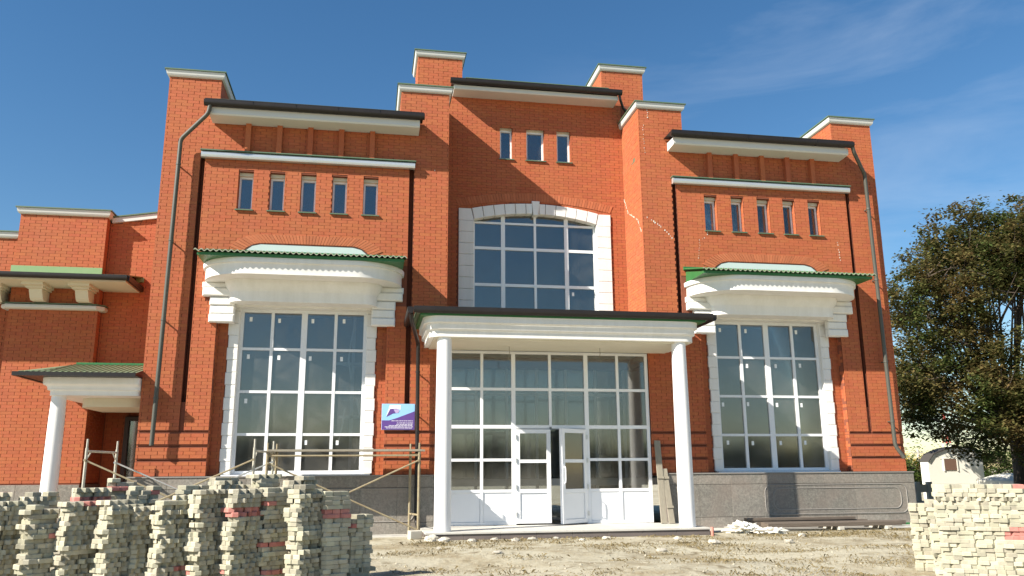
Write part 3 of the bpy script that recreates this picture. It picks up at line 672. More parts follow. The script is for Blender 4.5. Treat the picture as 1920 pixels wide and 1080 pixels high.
def door(hx, d, ang, name):
    """leaf hinged at x=hx, reaching to hx+d ; ang opens it outwards"""
    w_ = abs(d); r = bpy.data.objects.new
    m = MB(); z0, z1 = .03, 2.005; b = .085
    def bx(mb, u0, u1, y0, y1, za, zb, c=None):
        x0, x1 = sorted((u0*d/w_, u1*d/w_)); (mb.cbox(x0, x1, y0, y1, za, zb, c) if c else mb.box(x0, x1, y0, y1, za, zb))
    bx(m, 0, b, -.03, .05, z0, z1); bx(m, w_-b, w_, -.03, .05, z0, z1)
    for za, zb in ((z0,z0+b),(.66,.74),(1.29,1.36),(z1-b,z1)): bx(m, b, w_-b, -.028, .048, za, zb)
    leaf = m.build('door', 'pvc', B); leaf.location = (hx, GY, 0); leaf.rotation_euler[2] = ang
    def sub(mb, nm, mt): o_ = mb.build(nm, mt); o_.parent = leaf; return o_
    m = MB(); bx(m, b, w_-b, -.008, .02, z0+b, .66, .012); sub(m, 'panel', 'pvc')
    for za, zb in ((.74,1.29),(1.36,z1-b)):
        m = MB(); bx(m, b, w_-b, .0, .006, za, zb); sub(m, 'pane', 'glass')
    for zh in (.22, .78, 1.34, 1.84):
        m = MB(); m.tube([(0,-.045,zh-.05),(0,-.045,zh+.05)], .016, 8); sub(m, 'hinge', 'galvanized')
    if ang:
        m = MB(); u = (w_-.045)*d/w_; m.tube([(u,-.032,.86),(u,-.075,.88),(u,-.08,.95),(u,-.08,1.12),(u,-.075,1.19),(u,-.032,1.21)], .013, 8); m.box(u-.02, u+.02, -.036, -.03, .80, 1.26); sub(m, 'door_handle', 'pvc')
    return leaf
door(-.77, .765, 0, 'door'); door(.79, -.765, math.radians(32), 'door')

# ------------------------------------------------------------------ inside, seen through the glass
def inner(name, mt, *bs):
    m = MB()
    for b_ in bs: m.box(*b_)
    return m.build(name, mt, B)
inner('interior_floor', 'interior', (-8.19,8.19,.402,7.9,.80,.95), (-2.3,2.3,.002,7.9,-.10,-.031))
inner('interior_back_wall', 'interior', (-8.19,8.19,6.0,6.2,.951,9.0))
inner('interior_ceiling', 'interior', (-8.19,-2.59,.352,5.99,8.3,8.45), (2.59,8.19,.352,5.99,8.3,8.45), (-2.31,2.31,1.64,5.99,10.0,10.1))
inner('roof_deck', 'green_trim', (-8.2,-2.3,.36,6.2,8.5,8.6), (2.3,8.2,.36,6.2,8.5,8.6), (-2.6,2.6,1.64,6.2,10.45,10.5))
inner('roof_cheek', 'mortar', (-2.6,-2.31,2.26,6.2,8.61,10.44), (2.31,2.6,2.26,6.2,8.61,10.44), (-2.3,2.3,6.0,6.2,9.01,10.44))
inner('interior_partition', 'interior', (-2.58,-2.32,1.65,5.99,-.03,8.29), (2.32,2.58,1.65,5.99,-.03,8.29), (-8.18,-2.59,3.0,3.15,4.9,8.29), (2.59,8.18,3.0,3.15,4.9,8.29))
inner('interior_ceiling', 'plaster', (-2.29,2.29,.13,1.32,3.75,3.80))
wi = window(B, -2.2, 2.2, 0, 3.6, 1.50, [-1.45,-.72,.0,.72,1.45], [.9,2.1,2.9], fw=.06, name='inner_screen', bar=.06)
inner('stair_rail', 'pvc', (3.9,4.0,2.0,2.06,.95,2.9), (-4.35,-4.28,1.2,1.26,.951,4.6), (-4.6,-4.0,1.2,1.26,2.3,2.36), (-4.7,-4.0,1.22,1.28,3.5,3.56))
m = MB(); m.lathe(4.35, .62, [(.11,.951),(.13,1.18),(.135,1.2)], 20); m.build('bucket', 'pvc', B, smooth=True)

# ------------------------------------------------------------------ rainwater pipes
def pipe(pts, r, mt, brackets=()):
    m = MB(); P = [Vector(p) for p in pts]; out_ = [P[0]]
    for a, b, c in zip(P, P[1:], P[2:]):                                    # small bends
        d1 = (a-b).normalized(); d2 = (c-b).normalized(); k = min(.07, (a-b).length*.4, (c-b).length*.4); out_ += [b+d1*k, b+d1*k*.3+d2*k*.3, b+d2*k]
    out_.append(P[-1]); m.tube(out_, r, 12); o_ = m.build('rainwater_pipe', mt, B, smooth=True)
    for z in brackets:
        m = MB()
        for a, b in zip(P, P[1:]):
            if min(a.z,b.z) < z < max(a.z,b.z):
                t = (z-a.z)/(b.z-a.z); q = a+(b-a)*t; m.tube([q-Vector((0,0,.018)), q+Vector((0,0,.018))], r+.008, 12); m.box(q.x-.012, q.x+.012, q.y, .0, z-.012, z+.012)
        m.build('pipe_bracket', mt, o_)
    return o_
pipe([(-7.50,-.535,8.85),(-7.52,-.52,8.66),(-8.12,-.17,8.17),(-8.17,-.17,1.66)], .046, 'pipe', (7.6,5.9,4.2,2.6))
pipe([(7.60,-.535,8.85),(7.65,-.50,8.72),(8.10,-.17,8.30),(8.15,-.17,1.64),(8.30,-.24,1.36)], .046, 'pipe', (7.4,5.6,3.6,2.2))
pipe([(-3.16,-1.6,4.20),(-3.14,-1.5,4.06),(-2.93,-.17,3.82),(-2.90,-.17,.12),(-2.86,-.36,-.02)], .042, 'gutter', (3.2,2.3,1.2))
pipe([(-3.62,.9,9.05),(-3.62,.9,9.35),(-3.52,.95,9.45),(-3.40,1.0,9.45)], .05, 'pipe')

# ------------------------------------------------------------------ name board
sg = thing('name_board', 'blue and purple information board with white lines of small print on brick wall', 'sign', (-3.30, -.03, 1.985))
SX0, SX1, SZ0, SZ1 = -3.66, -2.965, 1.985, 2.53
m = MB(); m.cbox(SX0, SX1, -.045, -.004, SZ0, SZ1, .004); m.build('board', 'sign_blue', sg)
def sp(pts, y, mt, nm):
    m = MB(); m.prism([(SX0+.004+u*(SX1-SX0-.008), SZ1-.004-v*(SZ1-SZ0-.008)) for u,v in pts][::-1], y, -.0445); m.build(nm, mt, sg)
sp([(0,1),(1,1),(1,.28),(.45,.55),(.22,.64),(0,.64)], -.047, 'sign_purple', 'print_field')
sp([(.235,.04),(.57,.04),(.565,.22),(.47,.18),(.25,.19),(.13,.50),(.14,.44)], -.0475, 'sign_white', 'emblem')
sp([(.25,.19),(.46,.19),(.53,.27),(.50,.35),(.34,.37),(.14,.50)], -.0482, 'sign_purple', 'emblem'); sp([(.35,.21),(.50,.20),(.53,.27),(.49,.35),(.42,.36)], -.0487, 'sign_lilac', 'emblem')
random.seed(5)
for v, u0 in ((.655,.30),(.735,.47),(.79,.45),(.835,.22),(.885,.10),(.93,.14)):
    u = u0; m = MB()
    while u < .93:
        w_ = ru(.03,.10); e_ = min(u+w_, .95); h = .018
        x0, x1 = SX0+u*(SX1-SX0), SX0+e_*(SX1-SX0); zc = SZ1-v*(SZ1-SZ0); x = x0
        while x < x1-.004: m.box(x, min(x+.0075,x1), -.0478, -.0465, zc-.007, zc+.007*ru(.7,1.2)); x += .0105
        u = e_+.016
    m.build('print_line', 'sign_white', sg)
random.seed(11)

# ================================================================== annex on the left
A = thing('brick_annex', 'lower red brick annex with green eaves on white brackets and small porch', 'building', (-10.5, 2.2, G))
AR = []; AS = []
m = MB(); m.box(-12.02, -12.3, 2.26, 2.6, G, 6.45); m.box(-19, -12.03, 2.26, 2.6, G, 6.45); m.box(-11.96, -10.11, 2.01, 2.6, G, 6.98)
m.prism([(-10.109,2.66),(-9.35,2.66),(-9.35,7.02),(-10.109,6.90)], 2.26, 2.6); m.prism([(-9.349,2.66),(-8.52,2.66),(-8.52,7.16),(-9.349,7.02)], 2.26, 2.6)
m.box(-10.109,-9.62,3.31,3.6,G,2.65); m.box(-8.86,-8.52,3.31,3.6,G,2.65); m.box(-9.62,-8.86,3.31,3.6,2.44,2.65)
m.box(-19, -10.11, 2.61, 8, G, 6.3); m.box(-10.109, -8.52, 2.61, 8, 2.66, 6.3); m.box(-10.109, -8.52, 4.4, 8, G, 2.65)
aw = m.build('wall', 'mortar', A)
bricks(AR, 'x', 2.0, -1, -11.97, -10.10, .92, 6.98); bricks(AR, 'x', 2.25, -1, -19, -11.99, .92, 6.45)
bricks(AS, 'x', 3.30, -1, -10.08, -8.52, .0, 2.64, [(-9.62,-8.86,0,2.44)])
bricks(AR, 'x', 2.25, -1, -10.09, -8.5, 2.68, 7.2, [lambda z: [(-10.2, -10.1+(z-6.90)/.163)] if z > 6.88 else []])
bricks(AS, 'y', -10.10, 1, 2.03, 2.24, 2.7, 6.98); bricks(AS, 'y', -10.10, 1, 2.03, 3.28, .92, 2.64)
split_bricks(AR, aw, A, lambda r: (r[5] > 5.2 and r[5] < 5.7) or r[4] < -13.2 or r[5] < 1.0 or (r[3] > -10.2 and r[5] < 3.3))
m = MB()
for r in AS: brick_mesh(m, r)
m.build('return_brickwork', 'brick', A, kind='stuff')
coping(A, -11.97, -10.10, 2.0, 2.6, 6.98); coping(A, -19, -12.1, 2.25, 2.6, 6.45)
m = MB(); m.prism([(-10.05,6.91),(-8.505,7.17),(-8.505,7.29),(-10.05,7.03)], 2.19, 2.66); cp = m.build('coping', 'cornice_paint', A)
m = MB(); m.prism([(-10.07,7.035),(-8.504,7.295),(-8.504,7.325),(-10.07,7.065)], 2.16, 2.69); m.build('flashing', 'green_trim', cp)
# eaves
EX = -9.28
m = MB(); m.box(-19, EX-.03, 1.10, 2.249, 5.25, 5.29); ev = m.build('eaves', 'cream_soffit', A)
m = MB(); m.add([(-19,1.04,5.40),(EX,1.04,5.40),(EX,2.249,5.64),(-19,2.249,5.64),(-19,1.04,5.375),(EX,1.04,5.375),(EX,2.249,5.615),(-19,2.249,5.615)], [(0,1,2,3),(4,7,6,5),(0,4,5,1),(1,5,6,2)]); m.box(-19, EX-.1, 1.09, 2.2, 5.291, 5.36); m.build('roof', 'green_old', ev)
m = MB(); m.box(-12.02, -10.09, 1.955, 1.999, 5.56, 5.75); m.box(EX-.12, EX+.05, 2.2, 2.249, 5.50, 5.60); m.build('flashing', 'green_faded', ev)
n = 8; pts = [(1.04+.06*math.cos(math.pi+i/n*math.pi), 5.34+.07*math.sin(math.pi+i/n*math.pi)) for i in range(n+1)]
m = MB(); m.prism_x(pts+[(1.10,5.385),(.98,5.385)], -19, EX+.02); m.build('gutter', 'gutter', ev)
m = MB(); m.box(EX, EX+.055, 1.05, 2.249, 5.27, 5.39); m.build('gutter', 'gutter', ev)
# string course and brackets
m = MB(); pr = [(0,4.745),(.09,4.745),(.13,4.77),(.14,4.80),(.13,4.84),(0,4.865)]
m.sweep(rrect(-12.0, -10.10, 2.0, 2.24, .005, 1), [(.0,4.745),(.10,4.75),(.135,4.775),(.14,4.81),(.13,4.845),(.0,4.86)]); sc2 = m.build('string_course', 'cornice_paint', A)
m = MB(); m.sweep(rrect(-12.0, -10.10, 2.0, 2.24, .005, 1), [(.15,4.862),(.15,4.88)]); m.build('flashing', 'green_trim', sc2)
for x in (-11.295, -10.345, -12.245):
    m = MB(); y1 = 1.999 if x > -12 else 2.249
    m.prism_x([(y1,4.90),(y1-.30,4.90),(y1-.36,4.95),(y1-.44,5.08),(y1-.46,5.14),(y1,5.14)], x-.135, x+.135)
    m.box(x-.18, x+.18, y1-.55, y1, 5.142, 5.185); m.box(x-.22, x+.22, y1-.68, y1, 5.186, 5.2495); m.build('bracket', 'cream_soffit', A)
# small porch
m = MB(); m.lathe(-10.08, .15, [(.16,G),(.158,.1),(.153,1.2),(.146,2.2),(.138,2.5),(.138,2.66)], 36); col = m.build('column', 'column_paint', A, smooth=True)
m = MB(); m.sweep(rrect(-10.24, -8.512, -.02, 2.24, .14, 8), [(0,2.655),(0,2.74),(.01,2.755),(.055,2.765),(.06,2.80),(.065,2.83),(.08,2.845),(.135,2.87),(.145,2.90),(.15,3.0)]); 
m.v = [(min(x,-8.512),y,z) for x,y,z in m.v]; m.build('porch_entablature', 'column_paint', A, smooth=True)
m = MB(); m.sweep(rrect(-9.85, -8.52, .55, 2.24, .35, 8), [(0,2.47),(.0,2.654)]); m.v = [(min(x,-8.513),y,z) for x,y,z in m.v]; m.build('ceiling_step', 'cream_soffit', A, smooth=True)
m = MB(); m.add([(-10.72,-.46,3.07),(-8.505,-.46,3.07),(-8.505,2.0,3.39),(-10.15,2.0,3.39),(-10.72,2.0,3.07),(-10.15,1.0,3.39),(-8.505,1.0,3.39)], [(0,1,6,5),(0,5,3,4),(5,6,2,3)])
pr_ = m.build('porch_roof', 'green_old', A)
m = MB(); i = 0
x = -10.66
while x < -8.52:
    xt = max(x, -10.15); m.tube([(x,-.45,3.076),(xt,(1.0 if x > -10.15 else -.45+1.45*(x+10.72)/.57),3.396 if x > -10.15 else 3.07+.32*(x+10.72)/.57+.006)], .014, 5); x += .11
m.build('roof_rib', 'green_old', pr_)
m = MB(); m.box(-10.10, -8.506, .98, 1.06, 3.393, 3.44); m.build('flashing', 'green_roof', pr_)
m = MB(); m.box(-10.76, -8.506, -.50, -.44, 2.99, 3.07); m.box(-10.76, -10.70, -.44, 1.98, 2.99, 3.07); m.box(-10.69, -8.506, -.43, 1.98, 3.005, 3.03); m.build('gutter', 'gutter', pr_)
# door under the porch
m = MB(); m.box(-9.61, -9.52, 3.16, 3.32, G, 2.435); m.box(-8.96, -8.87, 3.16, 3.32, G, 2.435); m.box(-9.52, -8.96, 3.16, 3.32, 2.34, 2.435); m.box(-9.52,-8.96,3.22,3.28,.0,.95); d_ = m.build('door', 'dark_frame', A)
m = MB(); m.box(-9.52, -8.96, 3.24, 3.25, .95, 2.34); m.build('pane', 'glass', d_)
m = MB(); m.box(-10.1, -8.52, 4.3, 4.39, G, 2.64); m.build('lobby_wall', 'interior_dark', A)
m = MB(); m.box(-10.09, -8.525, 2.245, 3.30, 2.66, 2.69); m.build('porch_ceiling', 'cream_soffit', A)
m = MB(); m.box(-11.99, -10.08, 1.93, 2.255, G-.05, .89); m.box(-19, -11.991, 2.18, 2.255, G-.05, .89); m.box(-10.11, -10.06, 2.26, 3.30, G-.05, .89); ap = m.build('plinth', 'granite_dark', A)
for a, b, y in [(-11.99+.637*i, -11.99+.637*(i+1), 1.93) for i in range(3)]:
    for z0, z1 in ((G,.45),(.455,.89)):
        m = MB(); m.cbox(a+.002, b-.002, y-.02, y-.001, z0+.002, z1-.002, .003); m.build('granite_slab', 'granite', ap)

# ================================================================== scaffolds
def scaffold(name, label, frames, top, mt, braces, deck=None):
    fx = sum(f[0][0] for f in frames)/len(frames); t = thing(name, label, 'scaffold', (fx, frames[0][0][1], G))
    for (n_, f_) in frames:
        m = MB(); N_ = Vector((*n_, 0)); F_ = Vector((*f_, 0))
        for P in (N_, F_):
            m2 = MB(); m2.tube([P+Vector((0,0,G)), P+Vector((0,0,top))], .027, 8); m2.tube([P+Vector((0,0,top)), P+Vector((0,0,top+.16))], .019, 8); m2.tube([P+Vector((0,0,G)), P+Vector((0,0,G+.02))], .05, 8)
            m2.build('leg', mt, t, smooth=True)
        for z in (top-.06, .28):
            m2 = MB(); m2.tube([N_+Vector((0,0,z)), F_+Vector((0,0,z))], .02, 8); m2.build('crossbar', mt, t, smooth=True)
        d = (F_-N_)
        m2 = MB(); m2.tube([N_+Vector((0,0,top-.22)), N_+d*.14+Vector((0,0,top-.07))], .012, 6); m2.tube([F_+Vector((0,0,top-.22)), F_-d*.14+Vector((0,0,top-.07))], .012, 6); m2.build('gusset', mt, t)
    for a, b, mm in braces:
        m2 = MB(); m2.tube([a, b], .016, 6); br = m2.build('brace', mm, t)
        for p in (a, b): p = Vector(p); m2 = MB(); m2.tube([p+Vector((0,.03,0)), p-Vector((0,.045,0))], .022, 8); m2.build('brace_pin', mm, br)
    if deck: deck(t)
    return t
def deckA(t):
    for i, y in enumerate((-.74,-.53,-.32)):
        m = MB(); m.box(-5.86, -2.86+.05*i, y-.095, y+.095, 1.525+.002*i, 1.565+.002*i); m.build('deck_board', 'wood_grey', t)
    m = MB(); m.tube([(-5.85,-.80,1.44),(-2.93,-.80,1.44)], .018, 8); m.build('rail', 'scaffold_paint', t)
scaffold('scaffold', 'short steel scaffold carrying a plank deck beside the portico, drawn up to tall window', [((-2.90,-.80),(-3.05,-.26)), ((-5.86,-.80),(-5.74,-.26))], 1.53, 'scaffold_paint',
    [((-2.92,-.83,1.34),(-5.84,-.83,.02),'scaffold_paint'), ((-5.84,-.86,1.30),(-2.92,-.86,.0),'scaffold_paint')], deckA)
scaffold('scaffold', 'bare steel scaffold frames with silver braces and no deck in front of brick pier', [((-8.95,-1.5),(-8.76,-.32)), ((-6.02,-1.5),(-5.80,-.34))], 1.58, 'scaffold_light',
    [((-8.95,-1.54,1.36),(-6.02,-1.54,.05),'scaffold_paint'), ((-6.02,-1.58,1.36),(-8.95,-1.58,.05),'scaffold_paint'), ((-8.76,-.36,1.33),(-5.80,-.36,.05),'galvanized'), ((-5.80,-.40,1.33),(-8.76,-.40,.05),'galvanized')])

# ================================================================== paving blocks
PL, PW, PT = .196, .097, .0515
def paver_mesh(name, mt):
    z = [-.02,.02,-.02,.02,-.02]; us = [-PL/2+PL*i/4 for i in range(5)]; g = .002
    side = [(u+(g if i == 0 else -g if i == 4 else 0), -PW/2+z[i]+.001) for i, u in enumerate(us)] + [(u+(g if i == 0 else -g if i == 4 else 0), PW/2+z[i]-.001) for i, u in reversed(list(enumerate(us)))]
    m = MB(); n = len(side); c = .009
    def shr(p): return (p[0]*.95, p[1]*.90)
    m.add([(x,y,0) for x,y in side]+[(x,y,PT-c-.001) for x,y in side]+[(*shr(p),PT-.001) for p in side],
          [tuple(range(n-1,-1,-1)), tuple(range(2*n,3*n))]+[(i,(i+1)%n,(i+1)%n+n,i+n) for i in range(n)]+[(i+n,(i+1)%n+n,(i+1)%n+2*n,i+2*n) for i in range(n)])
    me = bpy.data.meshes.new(name); me.from_pydata(m.v, [], m.f); me.materials.append(MATS[mt]); me.update(); return me, m
PM, PMB = paver_mesh('paving_block', 'paver'); PMR, _ = paver_mesh('red_paving_block', 'paver_red')
PAV = []      # (location, rotz, tiltx, tilty, red, stack label, front?)
def stack(x, y, a, top, across, deep, label, reds=(), wob=.012, front=True, seed=0, loose=.25, redp=.012, lean=(0,0), sideways=False):
    random.seed(seed); n = int(round((top-gz(x,y))/PT)); z = gz(x,y)-.004; dx = dy = 0
    ca, sa = math.cos(a), math.sin(a)
    for k in range(n):
        dx += ru(-wob,wob)*.5; dy += ru(-wob,wob)*.5; dx *= .9; dy *= .9; la = a+ru(-.06,.06)*loose*4; lx, ly = ru(-wob,wob), ru(-wob,wob)
        cells_ = []
        sd = sideways if rnd() > loose*.35 else not sideways
        if sd:          # long zigzag sides forward
            for i in range(2 if across == 3 else across//2):
                for j in range(2*deep): cells_.append(((i-.5*((2 if across == 3 else across//2)-1))*(PL+.004), (j-(2*deep-1)/2)*(PW+.002), 0))
        else:
            for i in range(across):
                for j in range(deep): cells_.append(((i-(across-1)/2)*(PW+.002), (j-(deep-1)/2)*(PL+.004), math.pi/2))
        for u, v, r in cells_:
            if k == n-1 and rnd() < .22: continue
            u += ru(-.003,.003); v += ru(-.01,.01)*(1+2*loose)
            X = x+dx+lx+lean[0]*k+u*ca-v*sa; Y = y+dy+ly+lean[1]*k+u*sa+v*ca
            fr = front and (v < .05 or u < -.1)
            PAV.append(((X, Y, z), la+r+(math.pi if rnd() < .5 else 0), (k in reds) or rnd() < redp, label, fr, n-k))
        z += PT
    return z
LBL = 'pale paving block with zigzag sides in the crooked stacks before the left scaffold'
R_ = math.radians
lay = lambda x, y, top: int(round((top-gz(x,y))/PT))
#        x      y     angle  top
SLB = {10:'pale paving block in the low dark stack at the portico end of the crooked stacks', 9:'pale paving block in the straight stack with red layers beside the low end stack',
       8:'pale paving block in the leaning sunlit stack beside the straight stack', 6:'pale paving block in the crooked stack capped by two red layers', 7:'pale paving block in the narrow stack beside the red capped stack'}
ST = [(-7.90,-7.45,38,.86,(),1),(-7.49,-7.55,42,.80,(),0),(-7.11,-7.5,44,.84,(),1),(-6.70,-7.5,50,.82,(),1),(-6.13,-7.5,36,.90,(),1),(-5.74,-7.5,46,.93,(),1),
      (-5.35,-7.5,40,.93,(16,17),1),(-5.00,-7.35,34,.95,(3,9),0),(-4.64,-7.55,50,.97,(),1),(-4.31,-7.45,27,.93,(14,15),0),(-4.04,-7.10,30,.62,(),0)]
for i, (x,y,a,t,rd,sw) in enumerate(ST):
    stack(x, y, R_(a), t, 3, 1, SLB.get(i, LBL), rd, seed=100+i, loose=.30 if x < -4.4 else .05, wob=.024 if x < -4.4 else .006, sideways=bool(sw))
for i, (x,y,a,t,rd) in enumerate([(-8.25,-7.0,30,.94,()),(-7.75,-6.9,36,.93,()),(-7.2,-6.85,30,.98,(20,)),(-6.62,-6.9,25,.96,()),(-6.42,-7.35,38,.78,()),(-6.05,-6.8,40,1.0,()),(-5.62,-6.75,33,1.06,()),(-5.2,-6.75,40,1.10,()),(-4.78,-6.7,35,1.06,()),(-7.0,-6.35,20,1.05,(21,)),(-5.75,-6.3,30,1.08,()),(-8.5,-7.6,30,.88,())]):
    stack(x, y, R_(a), t, 3, 1, LBL, rd, seed=200+i, front=False, loose=.35, sideways=i % 2 == 0)
LBR = 'cream paving block in the broad neat pile lit by the sun right of the portico'
LBR2 = 'cream paving block in the narrower pile standing behind the broad neat pile'
stack(3.82, -8.05, R_(-33), .93, 10, 2, LBR, (), wob=.009, seed=301, loose=.22, redp=.004)
stack(4.86, -8.42, R_(-33), .90, 6, 2, LBR2, (), wob=.008, seed=302, loose=.12, redp=.01)
stack(3.42, -7.80, R_(-33), .50, 2, 1, LBR, (), wob=.01, seed=303, loose=.2)
stack(3.55, -7.30, R_(-33), .70, 3, 1, LBR, (), wob=.01, seed=304, front=False)
for i in range(len(PAV)):        # a red patch in the broad pile
    l, r, red, lb, fr, dpt = PAV[i]
    if lb == LBR and fr and 3.98 < l[0] < 4.30 and .22 < l[2] < .38: PAV[i] = (l, r, True, lb, fr, dpt)
# the 300 that show largest are things of their own, the rest one mass
vis = [p for p in PAV if p[4] and p[0][2] > -.03]
def near(p): return (Vector(p[0])-CAM).length
left = sorted([p for p in vis if p[0][0] < 0], key=near); right = sorted([p for p in vis if p[0][0] > 0], key=lambda p: near(p))
chosen = left[:165] + right[:135]; ids = {id(p) for p in chosen}
for l, r, red, lb, fr, d in chosen:
    o = bpy.data.objects.new('paving_block', PMR if red else PM); COL.objects.link(o); o.location = l; o.rotation_euler = (0,0,r)
    gl = {LBL:'paving blocks in the crooked stacks', LBR:'paving blocks in the broad neat pile', LBR2:'paving blocks in the narrower pile'}.get(lb) or 'paving blocks in the '+lb.split(' in the ',1)[1]
    if red: lb2 = lb.replace('pale paving', 'red paving').replace('cream paving', 'red paving'); gl = 'red '+gl
    else: lb2 = lb
    tag(o, lb2, 'paving block', gl)
m = MB()
for p in PAV:
    if id(p) in ids: continue
    l, r, red, *_ = p; c, s_ = math.cos(r), math.sin(r)
    m.add([(l[0]+x*c-y*s_, l[1]+x*s_+y*c, l[2]+z) for x,y,z in PMB.v], PMB.f, 1 if red else 0)
o = m.build('paving_block_mass', ['paver','paver_red']); tag(o, 'rest of the stacked cream and red concrete paving blocks', 'paving blocks', kind='stuff')

# ================================================================== odds and ends round the entrance
random.seed(21)
def board_obj(name, label, L_, w_, t_, mt, loc, rot, battens=()):
    th = thing(name, label, 'board', loc); me = MB(); n = 10
    me.cbox(-w_/2, w_/2, -t_/2, t_/2, 0, L_, .004); bo = me.build('board', mt)
    bo.parent = th
    for z in battens:
        b_ = MB(); b_.cbox(-w_/2-.01, w_/2+.012, -t_/2-.022, -t_/2-.001, z, z+.05, .003); q = b_.build('batten', mt); q.parent = th
    th.rotation_euler = rot; return th
board_obj('leaning_board', 'grey wooden board leaning on brick pier behind the column, the taller of two', 1.80, .135, .03, 'wood_grey', (2.36,-.40,.003), (R_(-12.2),R_(1.8),0), (.95,))
board_obj('leaning_board', 'grey wooden board with nailed battens leaning beside a taller board', 1.18, .13, .03, 'wood_grey', (2.53,-.42,.003), (R_(-14),R_(-1.2),0), (.32,.95))
def plank(label, x0, x1, y, z, w_, h, rz, mt, name='plank'):
    o_ = MB(); c = (x0+x1)/2; o_.cbox(-(x1-x0)/2, (x1-x0)/2, -w_/2, w_/2, -h/2, h/2, .006); q = o_.build(name, mt); q.location = (c,y,z+h/2); q.rotation_euler = (0,0,rz); tag(q, label, 'plank', 'planks by the plinth')
for i, x in enumerate((4.55, 5.9, 7.0)):
    o_ = MB(); o_.cbox(-.06,.06,-.42,.42,0,.07,.008); q = o_.build('bearer', 'concrete'); q.location = (x,-.95,G+.012); tag(q, 'pale bearer under the dark planks lying by the granite plinth', 'block', 'bearers under the planks')
plank('dark weathered plank lying lowest and forward before the granite plinth', 4.25, 7.35, -1.24, G+.083, .16, .085, R_(1.2), 'wood_dark')
plank('dark weathered plank lying middle on bearers before the granite plinth', 4.3, 7.6, -1.0, G+.083, .15, .09, R_(.4), 'wood_dark')
plank('dark weathered plank lying closest to the granite plinth wall on bearers', 4.0, 6.9, -.70, G+.083, .14, .10, R_(1.0), 'wood_dark')
plank('dark weathered plank on top of the other planks by the plinth', 4.05, 6.6, -.72, G+.186, .13, .06, R_(.8), 'wood_dark')
plank('pale sawn board lying beyond the dark planks at the plinth corner', 7.0, 8.9, -1.22, G+.02, .12, .04, R_(.5), 'tile')
o_ = MB(); o_.box(-.75,.75,-.14,.14,0,.03); q = o_.build('green_sheet', 'green_roof'); q.location = (8.05,-.62,G+.055); q.rotation_euler = (0,0,R_(2)); tag(q, 'bright green metal offcut lying by the granite plinth corner', 'metal sheet')
# crumpled pale sacking
import mathutils.noise as mn
def lump(name, label, cat, loc, sx, sy, sz, mt, seed, amp=.35, fr=2.2, sub=(20,12), group=None):
    m = MB(); nu, nv = sub; vs = []; fs = []
    for j in range(nv+1):
        th = math.pi*j/nv
        for i in range(nu):
            ph = 2*math.pi*i/nu; p = Vector((math.sin(th)*math.cos(ph), math.sin(th)*math.sin(ph), math.cos(th)))
            r = 1+amp*mn.fractal(p*fr+Vector((seed*3.1,0,0)), .9, 2.1, 4)+amp*.4*abs(mn.noise(p*fr*2.4+Vector((0,seed,0))))
            vs.append((p.x*r*sx, p.y*r*sy, max(p.z*r*sz, -sz*.75)))
    for j in range(nv):
        for i in range(nu): fs.append((j*nu+i, (j+1)*nu+i, (j+1)*nu+(i+1)%nu, j*nu+(i+1)%nu))
    m.add(vs, fs); o_ = m.build(name, mt); o_.location = (loc[0], loc[1], loc[2]+sz*.72); tag(o_, label, cat, group); return o_
lump('crumpled_sheet', 'crumpled cream plastic sheet lying on the ground beyond the portico step', 'plastic sheet', (3.66,-1.42,G), .27, .2, .11, 'bag', 3, .75, 2.6, (46,26))
lump('crumpled_sheet', 'smaller crumpled pale sheet trailing towards the dark planks', 'plastic sheet', (4.1,-1.75,G), .27, .13, .06, 'bag', 8, .8, 2.8, (36,20))
o_ = MB(); o_.lathe(0,0,[(.03,0),(.03,.17),(.026,.175)],12); q = o_.build('marker_peg', 'pink', smooth=True); q.location = (2.76,-1.98,G-.01); tag(q, 'short salmon pink peg standing at the right end of the portico step', 'peg')
o_ = MB(); o_.cbox(-.12,.12,-.08,.08,0,.16,.012); q = o_.build('concrete_block', 'concrete'); q.location = (-2.99,-1.3,G); q.rotation_euler = (0,0,.3); tag(q, 'pale concrete block beside the left column foot', 'block')
lump('rubble', 'pale lump of rubble at the foot of the scaffold leg', 'rubble', (-2.72,-2.0,G-.02), .14,.10,.08,'stone',12)
for i, (x,y,s_) in enumerate([(-2.5,-2.1,.11),(-2.0,-2.15,.08),(-1.55,-2.0,.07),(-1.2,-2.25,.09),(-.85,-2.1,.10),(-.4,-2.0,.08),(.05,-2.3,.07),(.55,-2.2,.09),(1.1,-2.1,.05),(1.8,-2.6,.07),(2.1,-3.6,.11),(.9,-4.2,.09),(-1.9,-4.6,.08),(-2.7,-3.4,.06),(3.4,-3.8,.09),(4.3,-2.6,.08)]):
    lump('stone', 'rough pale stone lying loose on the sandy ground before the portico', 'stone', (x,y,gz(x,y)-.015), s_, s_*ru(.6,.9), s_*ru(.35,.6), 'stone', i+20, .4, 1.6, (14,9), 'loose stones before the portico')
